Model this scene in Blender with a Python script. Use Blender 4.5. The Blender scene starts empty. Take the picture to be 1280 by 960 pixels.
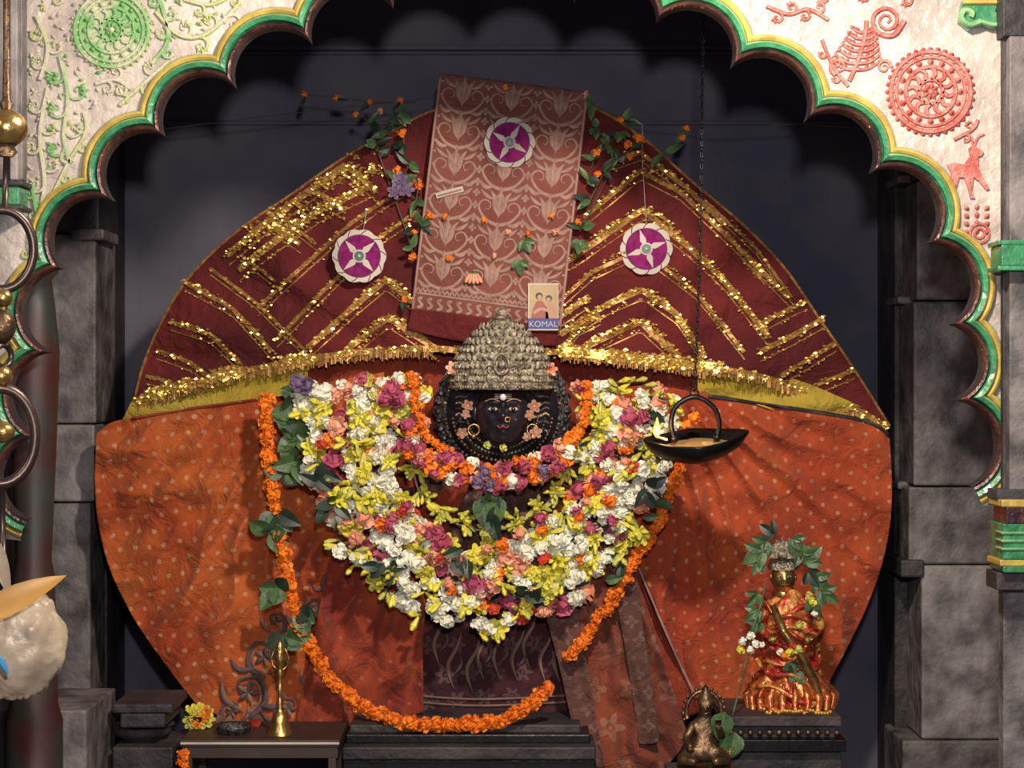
import bpy, math, random, bmesh
from mathutils import Vector, noise, geometry, Matrix
random.seed(7)
R=random.uniform
CAMY=-6.0
def kk(y): return (y-CAMY)/6.0/400.0
def W(px,py,y):
    k=kk(y); return Vector(((px-640)*k, y, 1.5-(py-480)*k))
# ---------------------------------------------------------------- materials
MATS={}
def mat(name,col,rough=.6,metal=0.,col2=None,nscale=8.,bump=0.,bscale=40.,spec=.5,emit=None,estr=0,coat=0,detail=4,sheen=0,ramp=(.35,.65)):
    if name in MATS: return MATS[name]
    m=bpy.data.materials.new(name); m.use_nodes=True; nt=m.node_tree; b=nt.nodes['Principled BSDF']
    b.inputs['Base Color'].default_value=(*col,1); b.inputs['Roughness'].default_value=rough; b.inputs['Metallic'].default_value=metal
    b.inputs['Specular IOR Level'].default_value=spec; b.inputs['Coat Weight'].default_value=coat
    b.inputs['Sheen Weight'].default_value=sheen
    tc=nt.nodes.new('ShaderNodeTexCoord')
    if col2 is None: col2=tuple(c*.7 for c in col)
    n=nt.nodes.new('ShaderNodeTexNoise'); n.inputs['Scale'].default_value=nscale; n.inputs['Detail'].default_value=detail
    nt.links.new(tc.outputs['Object'],n.inputs['Vector'])
    r=nt.nodes.new('ShaderNodeValToRGB'); r.color_ramp.elements[0].position=ramp[0]; r.color_ramp.elements[1].position=ramp[1]
    r.color_ramp.elements[0].color=(*col2,1); r.color_ramp.elements[1].color=(*col,1)
    nt.links.new(n.outputs['Fac'],r.inputs['Fac']); nt.links.new(r.outputs['Color'],b.inputs['Base Color'])
    if bump>0:
        n2=nt.nodes.new('ShaderNodeTexNoise'); n2.inputs['Scale'].default_value=bscale; n2.inputs['Detail'].default_value=5
        nt.links.new(tc.outputs['Object'],n2.inputs['Vector'])
        bp=nt.nodes.new('ShaderNodeBump'); bp.inputs['Strength'].default_value=bump; bp.inputs['Distance'].default_value=.01
        nt.links.new(n2.outputs['Fac'],bp.inputs['Height']); nt.links.new(bp.outputs['Normal'],b.inputs['Normal'])
    if emit: b.inputs['Emission Color'].default_value=(*emit,1); b.inputs['Emission Strength'].default_value=estr
    MATS[name]=m; return m
def cloth(name,c1,c2,cd,freq=20.,rad=.17,rot=0.,flower=False,nscale=3.,rough=.75,weave=300.,petal=5,dotmix=.7,sheen=.08):
    m=bpy.data.materials.new(name); m.use_nodes=True; nt=m.node_tree; L=nt.links.new; N=nt.nodes.new
    b=nt.nodes['Principled BSDF']; b.inputs['Roughness'].default_value=rough; b.inputs['Sheen Weight'].default_value=sheen; b.inputs['Specular IOR Level'].default_value=.3
    uv=N('ShaderNodeTexCoord').outputs['UV']
    nz=N('ShaderNodeTexNoise'); nz.inputs['Scale'].default_value=nscale; nz.inputs['Detail'].default_value=5; L(uv,nz.inputs['Vector'])
    rp=N('ShaderNodeValToRGB'); rp.color_ramp.elements[0].position=.38; rp.color_ramp.elements[1].position=.62
    rp.color_ramp.elements[0].color=(*c1,1); rp.color_ramp.elements[1].color=(*c2,1); L(nz.outputs['Fac'],rp.inputs['Fac'])
    wn=N('ShaderNodeTexNoise'); wn.inputs['Scale'].default_value=4; L(uv,wn.inputs['Vector'])
    ma=N('ShaderNodeVectorMath'); ma.operation='MULTIPLY_ADD'; L(wn.outputs['Color'],ma.inputs[0]); ma.inputs[1].default_value=(.06,.06,0); L(uv,ma.inputs[2])
    mp=N('ShaderNodeMapping'); mp.inputs['Scale'].default_value=(freq,freq,1); mp.inputs['Rotation'].default_value=(0,0,rot); L(ma.outputs[0],mp.inputs['Vector'])
    sp=N('ShaderNodeSeparateXYZ'); L(mp.outputs[0],sp.inputs[0])
    def M(op,a,bb=None,cc=None):
        q=N('ShaderNodeMath'); q.operation=op
        for i,x in enumerate((a,bb,cc)):
            if x is None: continue
            if isinstance(x,(int,float)): q.inputs[i].default_value=x
            else: L(x,q.inputs[i])
        return q.outputs[0]
    fy=M('FLOOR',sp.outputs['Y']); xs=M('MULTIPLY_ADD',fy,.5,sp.outputs['X'])
    fx=M('SUBTRACT',M('FRACT',xs),.5); gy=M('SUBTRACT',M('FRACT',sp.outputs['Y']),.5)
    d=M('SQRT',M('ADD',M('MULTIPLY',fx,fx),M('MULTIPLY',gy,gy)))
    if flower:
        ang=M('ARCTAN2',gy,fx); cs=M('COSINE',M('MULTIPLY',ang,float(petal)))
        rr=M('MULTIPLY_ADD',cs,rad*.35,rad); diff=M('SUBTRACT',rr,d)
        core=M('LESS_THAN',M('ABSOLUTE',M('SUBTRACT',d,rad*.3)),rad*.09)
        mask=M('MULTIPLY',M('GREATER_THAN',diff,0.),M('SUBTRACT',1.,core))
    else:
        mr=N('ShaderNodeMapRange'); mr.inputs['From Min'].default_value=rad; mr.inputs['From Max'].default_value=rad*.6
        L(d,mr.inputs['Value']); mask=mr.outputs[0]
    n3=N('ShaderNodeTexNoise'); n3.inputs['Scale'].default_value=6; L(uv,n3.inputs['Vector'])
    fade=N('ShaderNodeMapRange'); fade.inputs['From Min'].default_value=.35; fade.inputs['From Max'].default_value=.6; fade.inputs['To Min'].default_value=dotmix*.35; fade.inputs['To Max'].default_value=dotmix; L(n3.outputs['Fac'],fade.inputs['Value'])
    mx=N('ShaderNodeMix'); mx.data_type='RGBA'; L(M('MULTIPLY',mask,fade.outputs[0]),mx.inputs['Factor']); L(rp.outputs['Color'],mx.inputs['A']); mx.inputs['B'].default_value=(*cd,1)
    L(mx.outputs['Result'],b.inputs['Base Color'])
    wv=N('ShaderNodeTexNoise'); wv.inputs['Scale'].default_value=weave; L(uv,wv.inputs['Vector'])
    w2=N('ShaderNodeTexNoise'); w2.inputs['Scale'].default_value=12; w2.inputs['Detail'].default_value=6; w2.inputs['Distortion'].default_value=1.2; L(uv,w2.inputs['Vector'])
    hs=M('MULTIPLY_ADD',w2.outputs['Fac'],6.,wv.outputs['Fac'])
    bp=N('ShaderNodeBump'); bp.inputs['Strength'].default_value=.6; bp.inputs['Distance'].default_value=.01; L(hs,bp.inputs['Height']); L(bp.outputs['Normal'],b.inputs['Normal'])
    MATS[name]=m; return m
# ---------------------------------------------------------------- mesh builder
class MB:
    def __init__(s): s.v=[];s.f=[];s.m=[];s.mats=[];s.uv=[]
    def mi(s,m):
        if m not in s.mats: s.mats.append(m)
        return s.mats.index(m)
    def add(s,vs,fs,m,uvs=None):
        o=len(s.v); i=s.mi(m); s.v.extend([tuple(v) for v in vs]); s.uv.extend(uvs if uvs else [(v[0],v[2]) for v in vs])
        for f in fs: s.f.append(tuple(o+k for k in f)); s.m.append(i)
    def obj(s,name,smooth=True,parent=None,bevel=0,solid=0,subsurf=0):
        me=bpy.data.meshes.new(name); me.from_pydata(s.v,[],s.f)
        for m in s.mats: me.materials.append(m)
        me.polygons.foreach_set('material_index',s.m); me.polygons.foreach_set('use_smooth',[smooth]*len(s.f))
        ul=me.uv_layers.new(name='UVMap')
        li=[0]*len(me.loops); me.loops.foreach_get('vertex_index',li)
        fl=[]; 
        for k in li: fl.extend(s.uv[k])
        ul.data.foreach_set('uv',fl); me.update()
        o=bpy.data.objects.new(name,me); bpy.context.collection.objects.link(o)
        if parent: o.parent=parent
        if solid: q=o.modifiers.new('s','SOLIDIFY'); q.thickness=solid; q.offset=1
        if bevel: q=o.modifiers.new('b','BEVEL'); q.width=bevel; q.segments=2; q.limit_method='ANGLE'
        return o
def resample(pts,n,smooth=True):
    P=[Vector(p) for p in pts]; out=[]
    if smooth and len(P)>2:
        for i in range(len(P)-1):
            a=P[max(i-1,0)];b=P[i];c=P[i+1];d=P[min(i+2,len(P)-1)]
            for k in range(12):
                t=k/12; out.append(.5*((2*b)+(c-a)*t+(2*a-5*b+4*c-d)*t*t+(3*b-a-3*c+d)*t**3))
        out.append(P[-1])
    else: out=P
    L=[0]
    for i in range(1,len(out)): L.append(L[-1]+(out[i]-out[i-1]).length)
    res=[];j=0
    for i in range(n):
        s=L[-1]*i/(n-1)
        while j<len(L)-2 and L[j+1]<s: j+=1
        t=(s-L[j])/max(L[j+1]-L[j],1e-9); res.append(out[j].lerp(out[j+1],min(max(t,0),1)))
    return res
def tube(mb,pts,rad,m,n=6,closed=False,flat=1.0,cap=True):
    P=[Vector(p) for p in pts]; N=len(P)
    if not isinstance(rad,(list,tuple)): rad=[rad]*N
    vs=[];fs=[]
    for i in range(N):
        a=P[(i-1)%N] if closed else P[max(i-1,0)]; b=P[(i+1)%N] if closed else P[min(i+1,N-1)]
        t=(b-a).normalized() if (b-a).length>1e-9 else Vector((0,0,1))
        up=Vector((0,1,0)) if abs(t.y)<.9 else Vector((1,0,0))
        s=t.cross(up).normalized(); u=s.cross(t)
        for k in range(n):
            an=2*math.pi*k/n; vs.append(P[i]+s*math.cos(an)*rad[i]+u*math.sin(an)*rad[i]*flat)
    for i in range(N if closed else N-1):
        for k in range(n):
            j=(i+1)%N; fs.append((i*n+k,i*n+(k+1)%n,j*n+(k+1)%n,j*n+k))
    if cap and not closed: fs.append(tuple(range(n))); fs.append(tuple((N-1)*n+k for k in reversed(range(n))))
    mb.add(vs,fs,m)
def lathe(mb,cx,y,prof,m,n=32,sq=1.,fn=None,lean=0):
    vs=[];fs=[]
    k=kk(y)
    for j,(py,r) in enumerate(prof):
        for i in range(n):
            a=2*math.pi*i/n; rr=r*k
            if fn: rr*=fn(a,py)
            c=W(cx+lean*j,py,y); vs.append(c+Vector((rr*math.cos(a),rr*math.sin(a)*sq,0)))
    for j in range(len(prof)-1):
        for i in range(n): fs.append((j*n+i,j*n+(i+1)%n,(j+1)*n+(i+1)%n,(j+1)*n+i))
    fs.append(tuple(range(n))); fs.append(tuple((len(prof)-1)*n+i for i in reversed(range(n))))
    mb.add(vs,fs,m)
def sph(mb,c,r,m,n=12,sc=(1,1,1)):
    vs=[];fs=[]; h=n//2+1
    for j in range(h+1):
        th=math.pi*j/h
        for i in range(n):
            a=2*math.pi*i/n; vs.append(Vector(c)+Vector((r*sc[0]*math.sin(th)*math.cos(a),r*sc[1]*math.sin(th)*math.sin(a),r*sc[2]*math.cos(th))))
    for j in range(h):
        for i in range(n): fs.append((j*n+i,j*n+(i+1)%n,(j+1)*n+(i+1)%n,(j+1)*n+i))
    mb.add(vs,fs,m)
def box(mb,px0,px1,py0,py1,y0,y1,m):
    a=W(px0,py0,y0); b=W(px1,py1,y0)
    boxw(mb,a.x,b.x,y0,y1,b.z,a.z,m)
def boxw(mb,x0,x1,y0,y1,z0,z1,m):
    z0=max(z0,0.)
    vs=[(x,y,z) for x in(x0,x1) for y in(y0,y1) for z in(z0,z1)]
    mb.add(vs,[(0,1,3,2),(4,6,7,5),(0,4,5,1),(2,3,7,6),(0,2,6,4),(1,5,7,3)],m)
def ribbon(mb,pts,w,dep,off,m,n=14,taper=False,smooth=True):
    P=resample(pts,n,smooth); vs=[];fs=[];uv=[]
    for i,p in enumerate(P):
        a=P[max(i-1,0)];b=P[min(i+1,n-1)]; t=(b-a); t=t.normalized() if t.length>0 else Vector((1,0)); q=Vector((-t.y,t.x))
        ww=w*.5
        if taper=='leaf': ww*=max(math.sin(math.pi*i/(n-1)),.05)
        elif taper: ww*=1-.8*i/(n-1)
        for s in(-1,1):
            c=p+q*ww*s; vs.append(W(c.x,c.y,dep(c.x,c.y)-off)); uv.append((c.x/400,c.y/400))
    for i in range(n-1): fs.append((2*i,2*i+1,2*i+3,2*i+2))
    mb.add(vs,fs,m,uv)
def panel(mb,top,bot,dep,m,nu=90,nv=70,lb=0,rb=0,off=0):
    T=resample(top,nu+1);B=resample(bot,nu+1);vs=[];fs=[];uv=[]
    for j in range(nv+1):
        v=j/nv
        for i in range(nu+1):
            u=i/nu; p=T[i].lerp(B[i],v); p=p.copy(); p.x+=lb*math.sin(math.pi*v)*(1-u)**3+rb*math.sin(math.pi*v)*u**3
            vs.append(W(p.x,p.y,dep(p.x,p.y)-off)); uv.append((p.x/400,p.y/400))
    for j in range(nv):
        for i in range(nu):
            a=j*(nu+1)+i; fs.append((a,a+1,a+nu+2,a+nu+1))
    mb.add(vs,fs,m,uv)
def disc(mb,cx,cy,r,y,m,n=40,scal=0,lobes=10,phase=0,thick=.002):
    f=lambda a:1+scal*abs(math.cos(a*lobes/2+phase))-scal
    pts=[(cx+r*f(2*math.pi*i/n)*math.cos(2*math.pi*i/n),cy+r*f(2*math.pi*i/n)*math.sin(2*math.pi*i/n)) for i in range(n)]
    vs=[W(cx,cy,y-thick)]+[W(a,b,y-thick) for a,b in pts]+[W(a,b,y) for a,b in pts]
    fs=[(0,1+(i+1)%n,1+i) for i in range(n)]+[(1+i,1+(i+1)%n,1+n+(i+1)%n,1+n+i) for i in range(n)]
    mb.add(vs,fs,m)
# flowers
def basis(d):
    d=d.normalized(); u=d.cross(Vector((0,0,1)) if abs(d.z)<.9 else Vector((1,0,0))).normalized(); return d,u,d.cross(u)
def pompom(mb,c,r,m,npet=26,core=None,wid=.42,jit=.25):
    c=Vector(c); vs=[];fs=[]
    g=math.pi*(3-math.sqrt(5)); ph=R(0,6)
    for k in range(npet):
        z=1-2*(k+.5)/npet; q=math.sqrt(1-z*z); d=Vector((q*math.cos(g*k+ph),q*math.sin(g*k+ph),z))
        d=(d+Vector((R(-jit,jit),R(-jit,jit),R(-jit,jit)))); d,u,v=basis(d)
        an=R(0,6.28); s=u*math.cos(an)+v*math.sin(an); t=d.cross(s)
        rr=r*R(.8,1.1); o=len(vs)
        vs+= [c+d*rr*.3, c+d*rr*.8+s*wid*rr+t*.1*rr, c+d*rr*1.02+t*.22*rr, c+d*rr*.8-s*wid*rr+t*.1*rr]
        fs.append((o,o+1,o+2,o+3))
    mb.add(vs,fs,m); sph(mb,c,r*.62,core or m,8)
def bloom(mb,c,r,d,m,center,npet=6,layers=2):
    d,u,v=basis(Vector(d)); c=Vector(c)
    for l in range(layers):
        ph=R(0,6); rr=r*(1-.35*l); lift=.25+.4*l
        for k in range(npet):
            a=ph+2*math.pi*k/npet; s=u*math.cos(a)+v*math.sin(a); t=d.cross(s); w=rr*2.6/npet
            o=[c, c+s*rr*.5+t*w*.8+d*rr*lift*.5, c+s*rr*.95+t*w*.5+d*rr*lift*R(.6,1.2), c+s*rr*1.05+d*rr*lift*.7, c+s*rr*.95-t*w*.5+d*rr*lift*R(.6,1.2), c+s*rr*.5-t*w*.8+d*rr*lift*.5, c+s*rr*.6+d*rr*lift*.3]
            mb.add(o,[(0,1,6),(1,2,6),(2,3,6),(3,4,6),(4,5,6),(5,0,6)],m)
    sph(mb,c+d*r*.2,r*.2,center,6)
def bud(mb,c,d,l,r,m,m2):
    d,u,v=basis(Vector(d)); c=Vector(c)
    tube(mb,[c,c+d*l*.3,c+d*l*.7,c+d*l],[r*.35,r*.6,r,r*.45],m,6)
    tube(mb,[c-d*l*.15,c+d*l*.12],[r*.3,r*.5],m2,5)
def leaf(mb,c,d,l,w,m,nrm=None,curl=.2):
    d=Vector(d).normalized(); c=Vector(c); nrm=(nrm or Vector((R(-.4,.4),-1,R(-.3,.3)))).normalized(); s=d.cross(nrm).normalized()
    vs=[];fs=[];n=7
    for i in range(n):
        t=i/(n-1); ww=w*.5*(math.sin(math.pi*min(t**.7,1))**.8 if 0<t<1 else .02); p=c+d*l*t-nrm*(curl*l*t*t)
        vs+=[p-s*ww+nrm*ww*.35,p,p+s*ww+nrm*ww*.35]
    for i in range(n-1):
        for k in(0,1): a=3*i+k; fs.append((a,a+1,a+4,a+3))
    mb.add(vs,fs,m)
def trileaf(mb,c,sz,m,d0=None):
    d0=d0 or Vector((R(-.5,.5),R(-.3,0),-1)); c=Vector(c)
    a0=math.atan2(d0.z,d0.x)
    for k,s in((0,1),(-.9,.8),(.9,.8)): leaf(mb,c,(math.cos(a0+k),R(-.4,0),math.sin(a0+k)),sz*s,sz*.55*s,m)

# materials
white_paint=mat('white_enamel_paint',(.50,.45,.41),.32,0,(.32,.27,.25),7,.9,34,coat=.3,detail=8)
green_paint=mat('green_enamel_paint',(.05,.27,.12),.3,0,(.02,.13,.06),22,.4,60,coat=.5)
lgreen=mat('pale_green_paint',(.24,.42,.20),.35,0,(.12,.28,.12),20,.3,60)
yellow_paint=mat('yellow_gold_paint',(.58,.44,.10),.32,.1,(.38,.26,.06),20,.3,60)
maroon_paint=mat('maroon_bronze_paint',(.13,.05,.04),.3,.3,(.03,.015,.02),20,.5,60,coat=.3)
red_paint=mat('red_relief_paint',(.36,.075,.06),.5,0,(.42,.19,.16),26,.5,80,ramp=(.32,.6))
gr_relief=mat('green_tinted_relief',(.16,.36,.13),.4,0,(.42,.45,.30),16,.5,80,ramp=(.40,.58))
yel_relief=mat('cream_green_relief',(.38,.42,.18),.4,0,(.48,.45,.36),14,.5,80,ramp=(.40,.6))
stone=mat('grey_stone',(.20,.18,.18),.55,0,(.055,.05,.055),10,1.,20,detail=10)
stone_l=mat('pale_grey_stone',(.29,.265,.265),.55,0,(.10,.09,.095),10,1.,20,detail=10)
stone_d=mat('dark_stone',(.05,.045,.05),.6,0,(.015,.013,.018),7,.9,25,detail=8)
wallm=mat('hazy_blue_wall',(.135,.13,.17),.9,0,(.050,.052,.088),1.8,.5,9,ramp=(.3,.7),detail=7)  # haze and brightness gradient put into the wall colour as broad noise mottling
floorm=mat('floor_stone',(.12,.11,.11),.5,0,(.06,.055,.055),4,.4,20)
black=mat('black_metal',(.012,.012,.014),.35,.5,bump=.2)
bstone=mat('black_polished_stone',(.018,.017,.026),.3,0,(.008,.008,.014),coat=.4)
gold=mat('gold_zari',(1.,.68,.18),.25,.75,(.75,.42,.08),60)
goldd=mat('dull_gold_zari',(.50,.27,.07),.45,.4,(.22,.09,.03),70)
brass=mat('brass',(.62,.42,.14),.28,.9,(.34,.2,.07),25,.3,60)
brassd=mat('aged_brass',(.22,.14,.07),.4,.8,(.09,.055,.04),30,.5,60)
silver=mat('oxidised_silver',(.52,.46,.34),.36,.65,(.13,.11,.08),60,.8,120)
silver_d=mat('dark_silver',(.18,.17,.17),.38,.8,(.05,.05,.06),50,.8,120)
f_white=mat('white_petals',(.86,.86,.76),.6,0,(.68,.68,.54),30)
f_yel=mat('yellow_petals',(.84,.74,.08),.5,0,(.58,.55,.05),30)
f_yg=mat('yellow_green_buds',(.60,.55,.11),.5,0,(.35,.39,.07),30)
f_pink=mat('pink_petals',(.50,.10,.18),.5,0,(.27,.04,.08),30)
f_peach=mat('peach_petals',(.80,.42,.28),.5,0,(.64,.22,.13),30)
f_or=mat('marigold_petals',(.88,.25,.012),.6,0,(.66,.13,.006),30)
f_red=mat('red_petals',(.60,.06,.03),.5)
f_pur=mat('purple_petals',(.20,.13,.24),.5)
leafm=mat('green_leaf',(.09,.17,.06),.4,0,(.035,.08,.03),25,.3,60)
leafd=mat('dark_leaf',(.025,.05,.03),.45,0,(.01,.02,.015),25)
stemm=mat('dry_stem',(.10,.08,.04),.7)
thread=mat('thread',(.45,.32,.2),.8)
cream=mat('cream_print',(.38,.235,.19),.85,0,(.29,.165,.135),30,spec=.2)
ivory=mat('ivory_paper',(.60,.54,.47),.7,spec=.2)
magenta=mat('magenta_foil',(.26,.02,.15),.8,0,(.15,.01,.085),50,spec=.1)
dgreen=mat('dark_green_bead',(.02,.10,.08),.4)
maroon=cloth('maroon_velvet_cloth',(.090,.009,.012),(.155,.016,.016),(.3,.03,.02),60,.1,dotmix=.2,sheen=.03)
orangeL=cloth('orange_bandhani_cloth',(.40,.062,.016),(.56,.135,.028),(.70,.40,.22),21,.19,rot=.12,dotmix=.75)
orangeR=cloth('rust_bandhani_cloth',(.36,.048,.017),(.47,.088,.022),(.66,.35,.21),22,.17,rot=.5,dotmix=.66)
redcl=cloth('red_gauze_cloth',(.24,.03,.015),(.37,.065,.022),(.45,.2,.1),16,.12,dotmix=.4)
skirt=cloth('maroon_print_skirt',(.045,.012,.018),(.09,.02,.024),(.20,.12,.12),12,.28,flower=True,petal=6,dotmix=.5)
scarf=cloth('printed_gauze_scarf',(.15,.038,.024),(.27,.062,.030),(.38,.22,.15),8,.27,flower=True,petal=5,dotmix=.42)
scarf2=cloth('brown_print_scarf',(.09,.04,.035),(.15,.06,.045),(.28,.19,.16),18,.3,flower=True,petal=4,dotmix=.45)
brown=cloth('brown_silk_cloth',(.185,.056,.045),(.235,.076,.060),(.3,.12,.1),60,.1,dotmix=.3,sheen=.1)
yellowcl=cloth('mustard_cloth',(.42,.30,.03),(.56,.42,.06),(.5,.4,.1),60,.1,dotmix=.2)
satin=mat('orange_gold_satin',(.72,.26,.07),.24,.6,(.36,.03,.02),16,1.,30)
satinr=mat('red_gold_brocade',(.40,.035,.02),.35,.3,(.62,.30,.08),28,.8,40,ramp=(.42,.55))

# ---------------------------------------------------------------- room
def single(name,fn,**k):
    mb=MB(); fn(mb); return mb.obj(name,**k)
single('floor',lambda m:m.add([(x,y,z) for x in(-4,4) for y in(-8,1.2) for z in(-.1,0)],[(0,1,3,2),(4,6,7,5),(0,4,5,1),(2,3,7,6),(0,2,6,4),(1,5,7,3)],floorm),smooth=False)
single('ceiling',lambda m:boxw(m,-2.6,2.6,-1.1,1.2,3.3,3.4,wallm),smooth=False)
single('wall_back',lambda m:boxw(m,-2.6,2.6,.95,1.15,0,3.3,wallm),smooth=False)
single('wall_left',lambda m:boxw(m,-2.6,-2.0,-.95,.95,0,3.3,stone_d),smooth=False)
single('wall_right',lambda m:boxw(m,2.0,2.6,-.95,.95,0,3.3,stone_d),smooth=False)
def cornice(m):
    for (py,h,dy) in((56,6,.03),(64,4,.015),(151,5,.015)): box(m,30,1250,py,py+h,.945-dy,.945,wallm)
single('trim_1',cornice,smooth=False,bevel=.005)

# ---------------------------------------------------------------- arch
tips=[(35,650),(45,545),(62,440),(75,335),(140,250),(203,168),(293,108),(388,52),(490,6),(604,-18),(718,0),(822,25),(915,83),(1008,150),(1090,215),(1163,303),(1190,405),(1192,500),(1215,608)]
def cc(a,b,c):
    ax,ay=a;bx,by=b;cx,cy=c; d=2*(ax*(by-cy)+bx*(cy-ay)+cx*(ay-by))
    ux=((ax*ax+ay*ay)*(by-cy)+(bx*bx+by*by)*(cy-ay)+(cx*cx+cy*cy)*(ay-by))/d
    uy=((ax*ax+ay*ay)*(cx-bx)+(bx*bx+by*by)*(ax-cx)+(cx*cx+cy*cy)*(bx-ax))/d
    return ux,uy,math.hypot(ax-ux,ay-uy)
circ=[];bul=[];outn=[]
for i in range(len(tips)-1):
    a=Vector(tips[i]);b=Vector(tips[i+1]);t=(b-a);L=t.length;q=Vector((t.y,-t.x)).normalized()
    p=(a+b)/2+q*L*.40; bul.append(p); circ.append(cc(a,p,b)); outn.append(q)
def apath(d,n=16):
    J=[]; N=len(circ)
    def rad(c,p): v=Vector((p[0]-c[0],p[1]-c[1])).normalized(); return (c[0]+v.x*(c[2]+d),c[1]+v.y*(c[2]+d))
    J.append(rad(circ[0],tips[0]))
    for i in range(1,N):
        A=circ[i-1];B=circ[i]; r0=A[2]+d;r1=B[2]+d; dx=B[0]-A[0];dy=B[1]-A[1];D=math.hypot(dx,dy)
        a=(r0*r0-r1*r1+D*D)/(2*D); h=math.sqrt(max(r0*r0-a*a,0)); mx=A[0]+a*dx/D;my=A[1]+a*dy/D
        c1=(mx+h*dy/D,my-h*dx/D);c2=(mx-h*dy/D,my+h*dx/D); o=outn[i-1]+outn[i]
        J.append(max((c1,c2),key=lambda p:p[0]*o.x+p[1]*o.y))
    J.append(rad(circ[-1],tips[-1]))
    out=[]
    for i in range(N):
        c=circ[i]; f=lambda p:math.atan2(p[1]-c[1],p[0]-c[0]); a0=f(J[i]);am=f(bul[i]);a1=f(J[i+1])
        s=(a1-a0)%(2*math.pi); mm=(am-a0)%(2*math.pi)
        if mm>s: s-=2*math.pi
        for k in range(n): 
            a=a0+s*k/n; out.append((c[0]+(c[2]+d)*math.cos(a),c[1]+(c[2]+d)*math.sin(a)))
    out.append(J[-1]); return out
AY=-1.2; AK=kk(AY)
def WA(px,py,o=0.):
    v=W(px,py,AY); v.y-=o; return v
TH=-.05
def arch(mb):
    prof=[(0,TH,stone_d),(0,.0,maroon_paint),(1.5,.014,maroon_paint),(4.5,.018,maroon_paint),(6.5,.006,green_paint),(8,.020,green_paint),(13,.026,lgreen),(16,.016,stone_d),(17,.014,yellow_paint),(20,.020,yellow_paint),(23,.016,lgreen),(25,.004,white_paint),(27,.0,white_paint)]
    paths=[apath(p[0]) for p in prof]; n=len(paths[0])
    for a in range(len(prof)-1):
        vs=[WA(p[0],p[1],prof[a][1]) for p in paths[a]]+[WA(p[0],p[1],prof[a+1][1]) for p in paths[a+1]]
        mb.add(vs,[(i,i+1,n+i+1,n+i) for i in range(n-1)],prof[a][2])
    for o,P in((0.,paths[-1]),(TH,paths[0])):
        poly=[WA(p[0],p[1],o) for p in P]+[WA(x,y,o) for x,y in((1480,608),(1480,-380),(-240,-380),(-240,650))]
        tr=geometry.tessellate_polygon([[Vector((p.x,p.z,0)) for p in poly]])
        mb.add(poly,[tuple(t) for t in tr],white_paint)
    # supporting masonry under the springing, down to the floor (behind the columns)
    boxw(mb,WA(1268,0).x,WA(1480,0).x,AY,AY-TH,0,WA(0,606).z,stone_d)
    boxw(mb,WA(-240,0).x,WA(-22,0).x,AY,AY-TH,0,WA(0,648).z,stone_d)
mb=MB(); arch(mb)
def T2(pts,r,m,o=.003,n=6,taper=False,closed=False,cnt=None):
    cnt=cnt or max(8,len(pts)*5); P=resample(pts,cnt)
    rr=[r*AK*(1-.6*i/(cnt-1) if taper else 1) for i in range(cnt)]
    tube(mb,[WA(p.x,p.y,o) for p in P],rr,m,n,closed)
def ring(cx,cy,r,w,m,o=.003):
    tube(mb,[WA(cx+r*math.cos(a*math.pi/24),cy+r*math.sin(a*math.pi/24),o) for a in range(48)],w*AK,m,6,True)
def spiral(cx,cy,r,a0,turns,w,m,dirn=1):
    T2([(cx+r*(1-t*.85)*math.cos(a0+dirn*t*turns*6.28),cy+r*(1-t*.85)*math.sin(a0+dirn*t*turns*6.28)) for t in [i/12 for i in range(13)]],w,m,taper=True,cnt=30)
def petal(cx,cy,a,l,w,m):
    d=(math.cos(a),math.sin(a)); q=(-d[1],d[0]); P=[(0,0),(.3,.8),(.65,1),(1,0),(.65,-1),(.3,-.8)]
    vs=[WA(cx+d[0]*l*x+q[0]*w*.5*y,cy+d[1]*l*x+q[1]*w*.5*y,.0) for x,y in P]+[WA(cx+d[0]*l*.5,cy+d[1]*l*.5,w*AK*.6+.003)]
    mb.add(vs,[(i,(i+1)%6,6) for i in range(6)],m)
def wheel(cx,cy,r,m,m2):
    for k,w in((1,3.2),(.86,2.4),(.62,3),(.3,3)): ring(cx,cy,r*k,w,m)
    for i in range(28): a=i*math.pi/14; sph(mb,WA(cx+r*.94*math.cos(a),cy+r*.94*math.sin(a),.003),r*.045*AK,m2,6)
    for i in range(16): petal(cx+r*.63*math.cos(i*math.pi/8),cy+r*.63*math.sin(i*math.pi/8),i*math.pi/8,r*.22,r*.2,m)
    for i in range(12):
        a=i*math.pi/6; T2([(cx+r*.3*math.cos(a),cy+r*.3*math.sin(a)),(cx+r*.45*math.cos(a+.25),cy+r*.45*math.sin(a+.25)),(cx+r*.6*math.cos(a+.1),cy+r*.6*math.sin(a+.1))],3,m)
    for i in range(8): petal(cx,cy,i*math.pi/4+.2,r*.26,r*.18,m)
    sph(mb,WA(cx,cy,.004),r*.09*AK,m2,8)
    for i in range(36): a=i*math.pi/18; petal(cx+r*1.02*math.cos(a),cy+r*1.02*math.sin(a),a,r*.12,r*.14,m2)
wheel(140,38,46,gr_relief,yel_relief); wheel(1163,115,50,red_paint,red_paint)
disc(mb,140,38,44,AY+.0015,gr_relief,thick=.003)
pinkbg=mat('faded_pink_paint',(.46,.24,.21),.5,0,(.46,.36,.32),18,.5,60); disc(mb,1163,115,48,AY+.0015,pinkbg,thick=.003)
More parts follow.
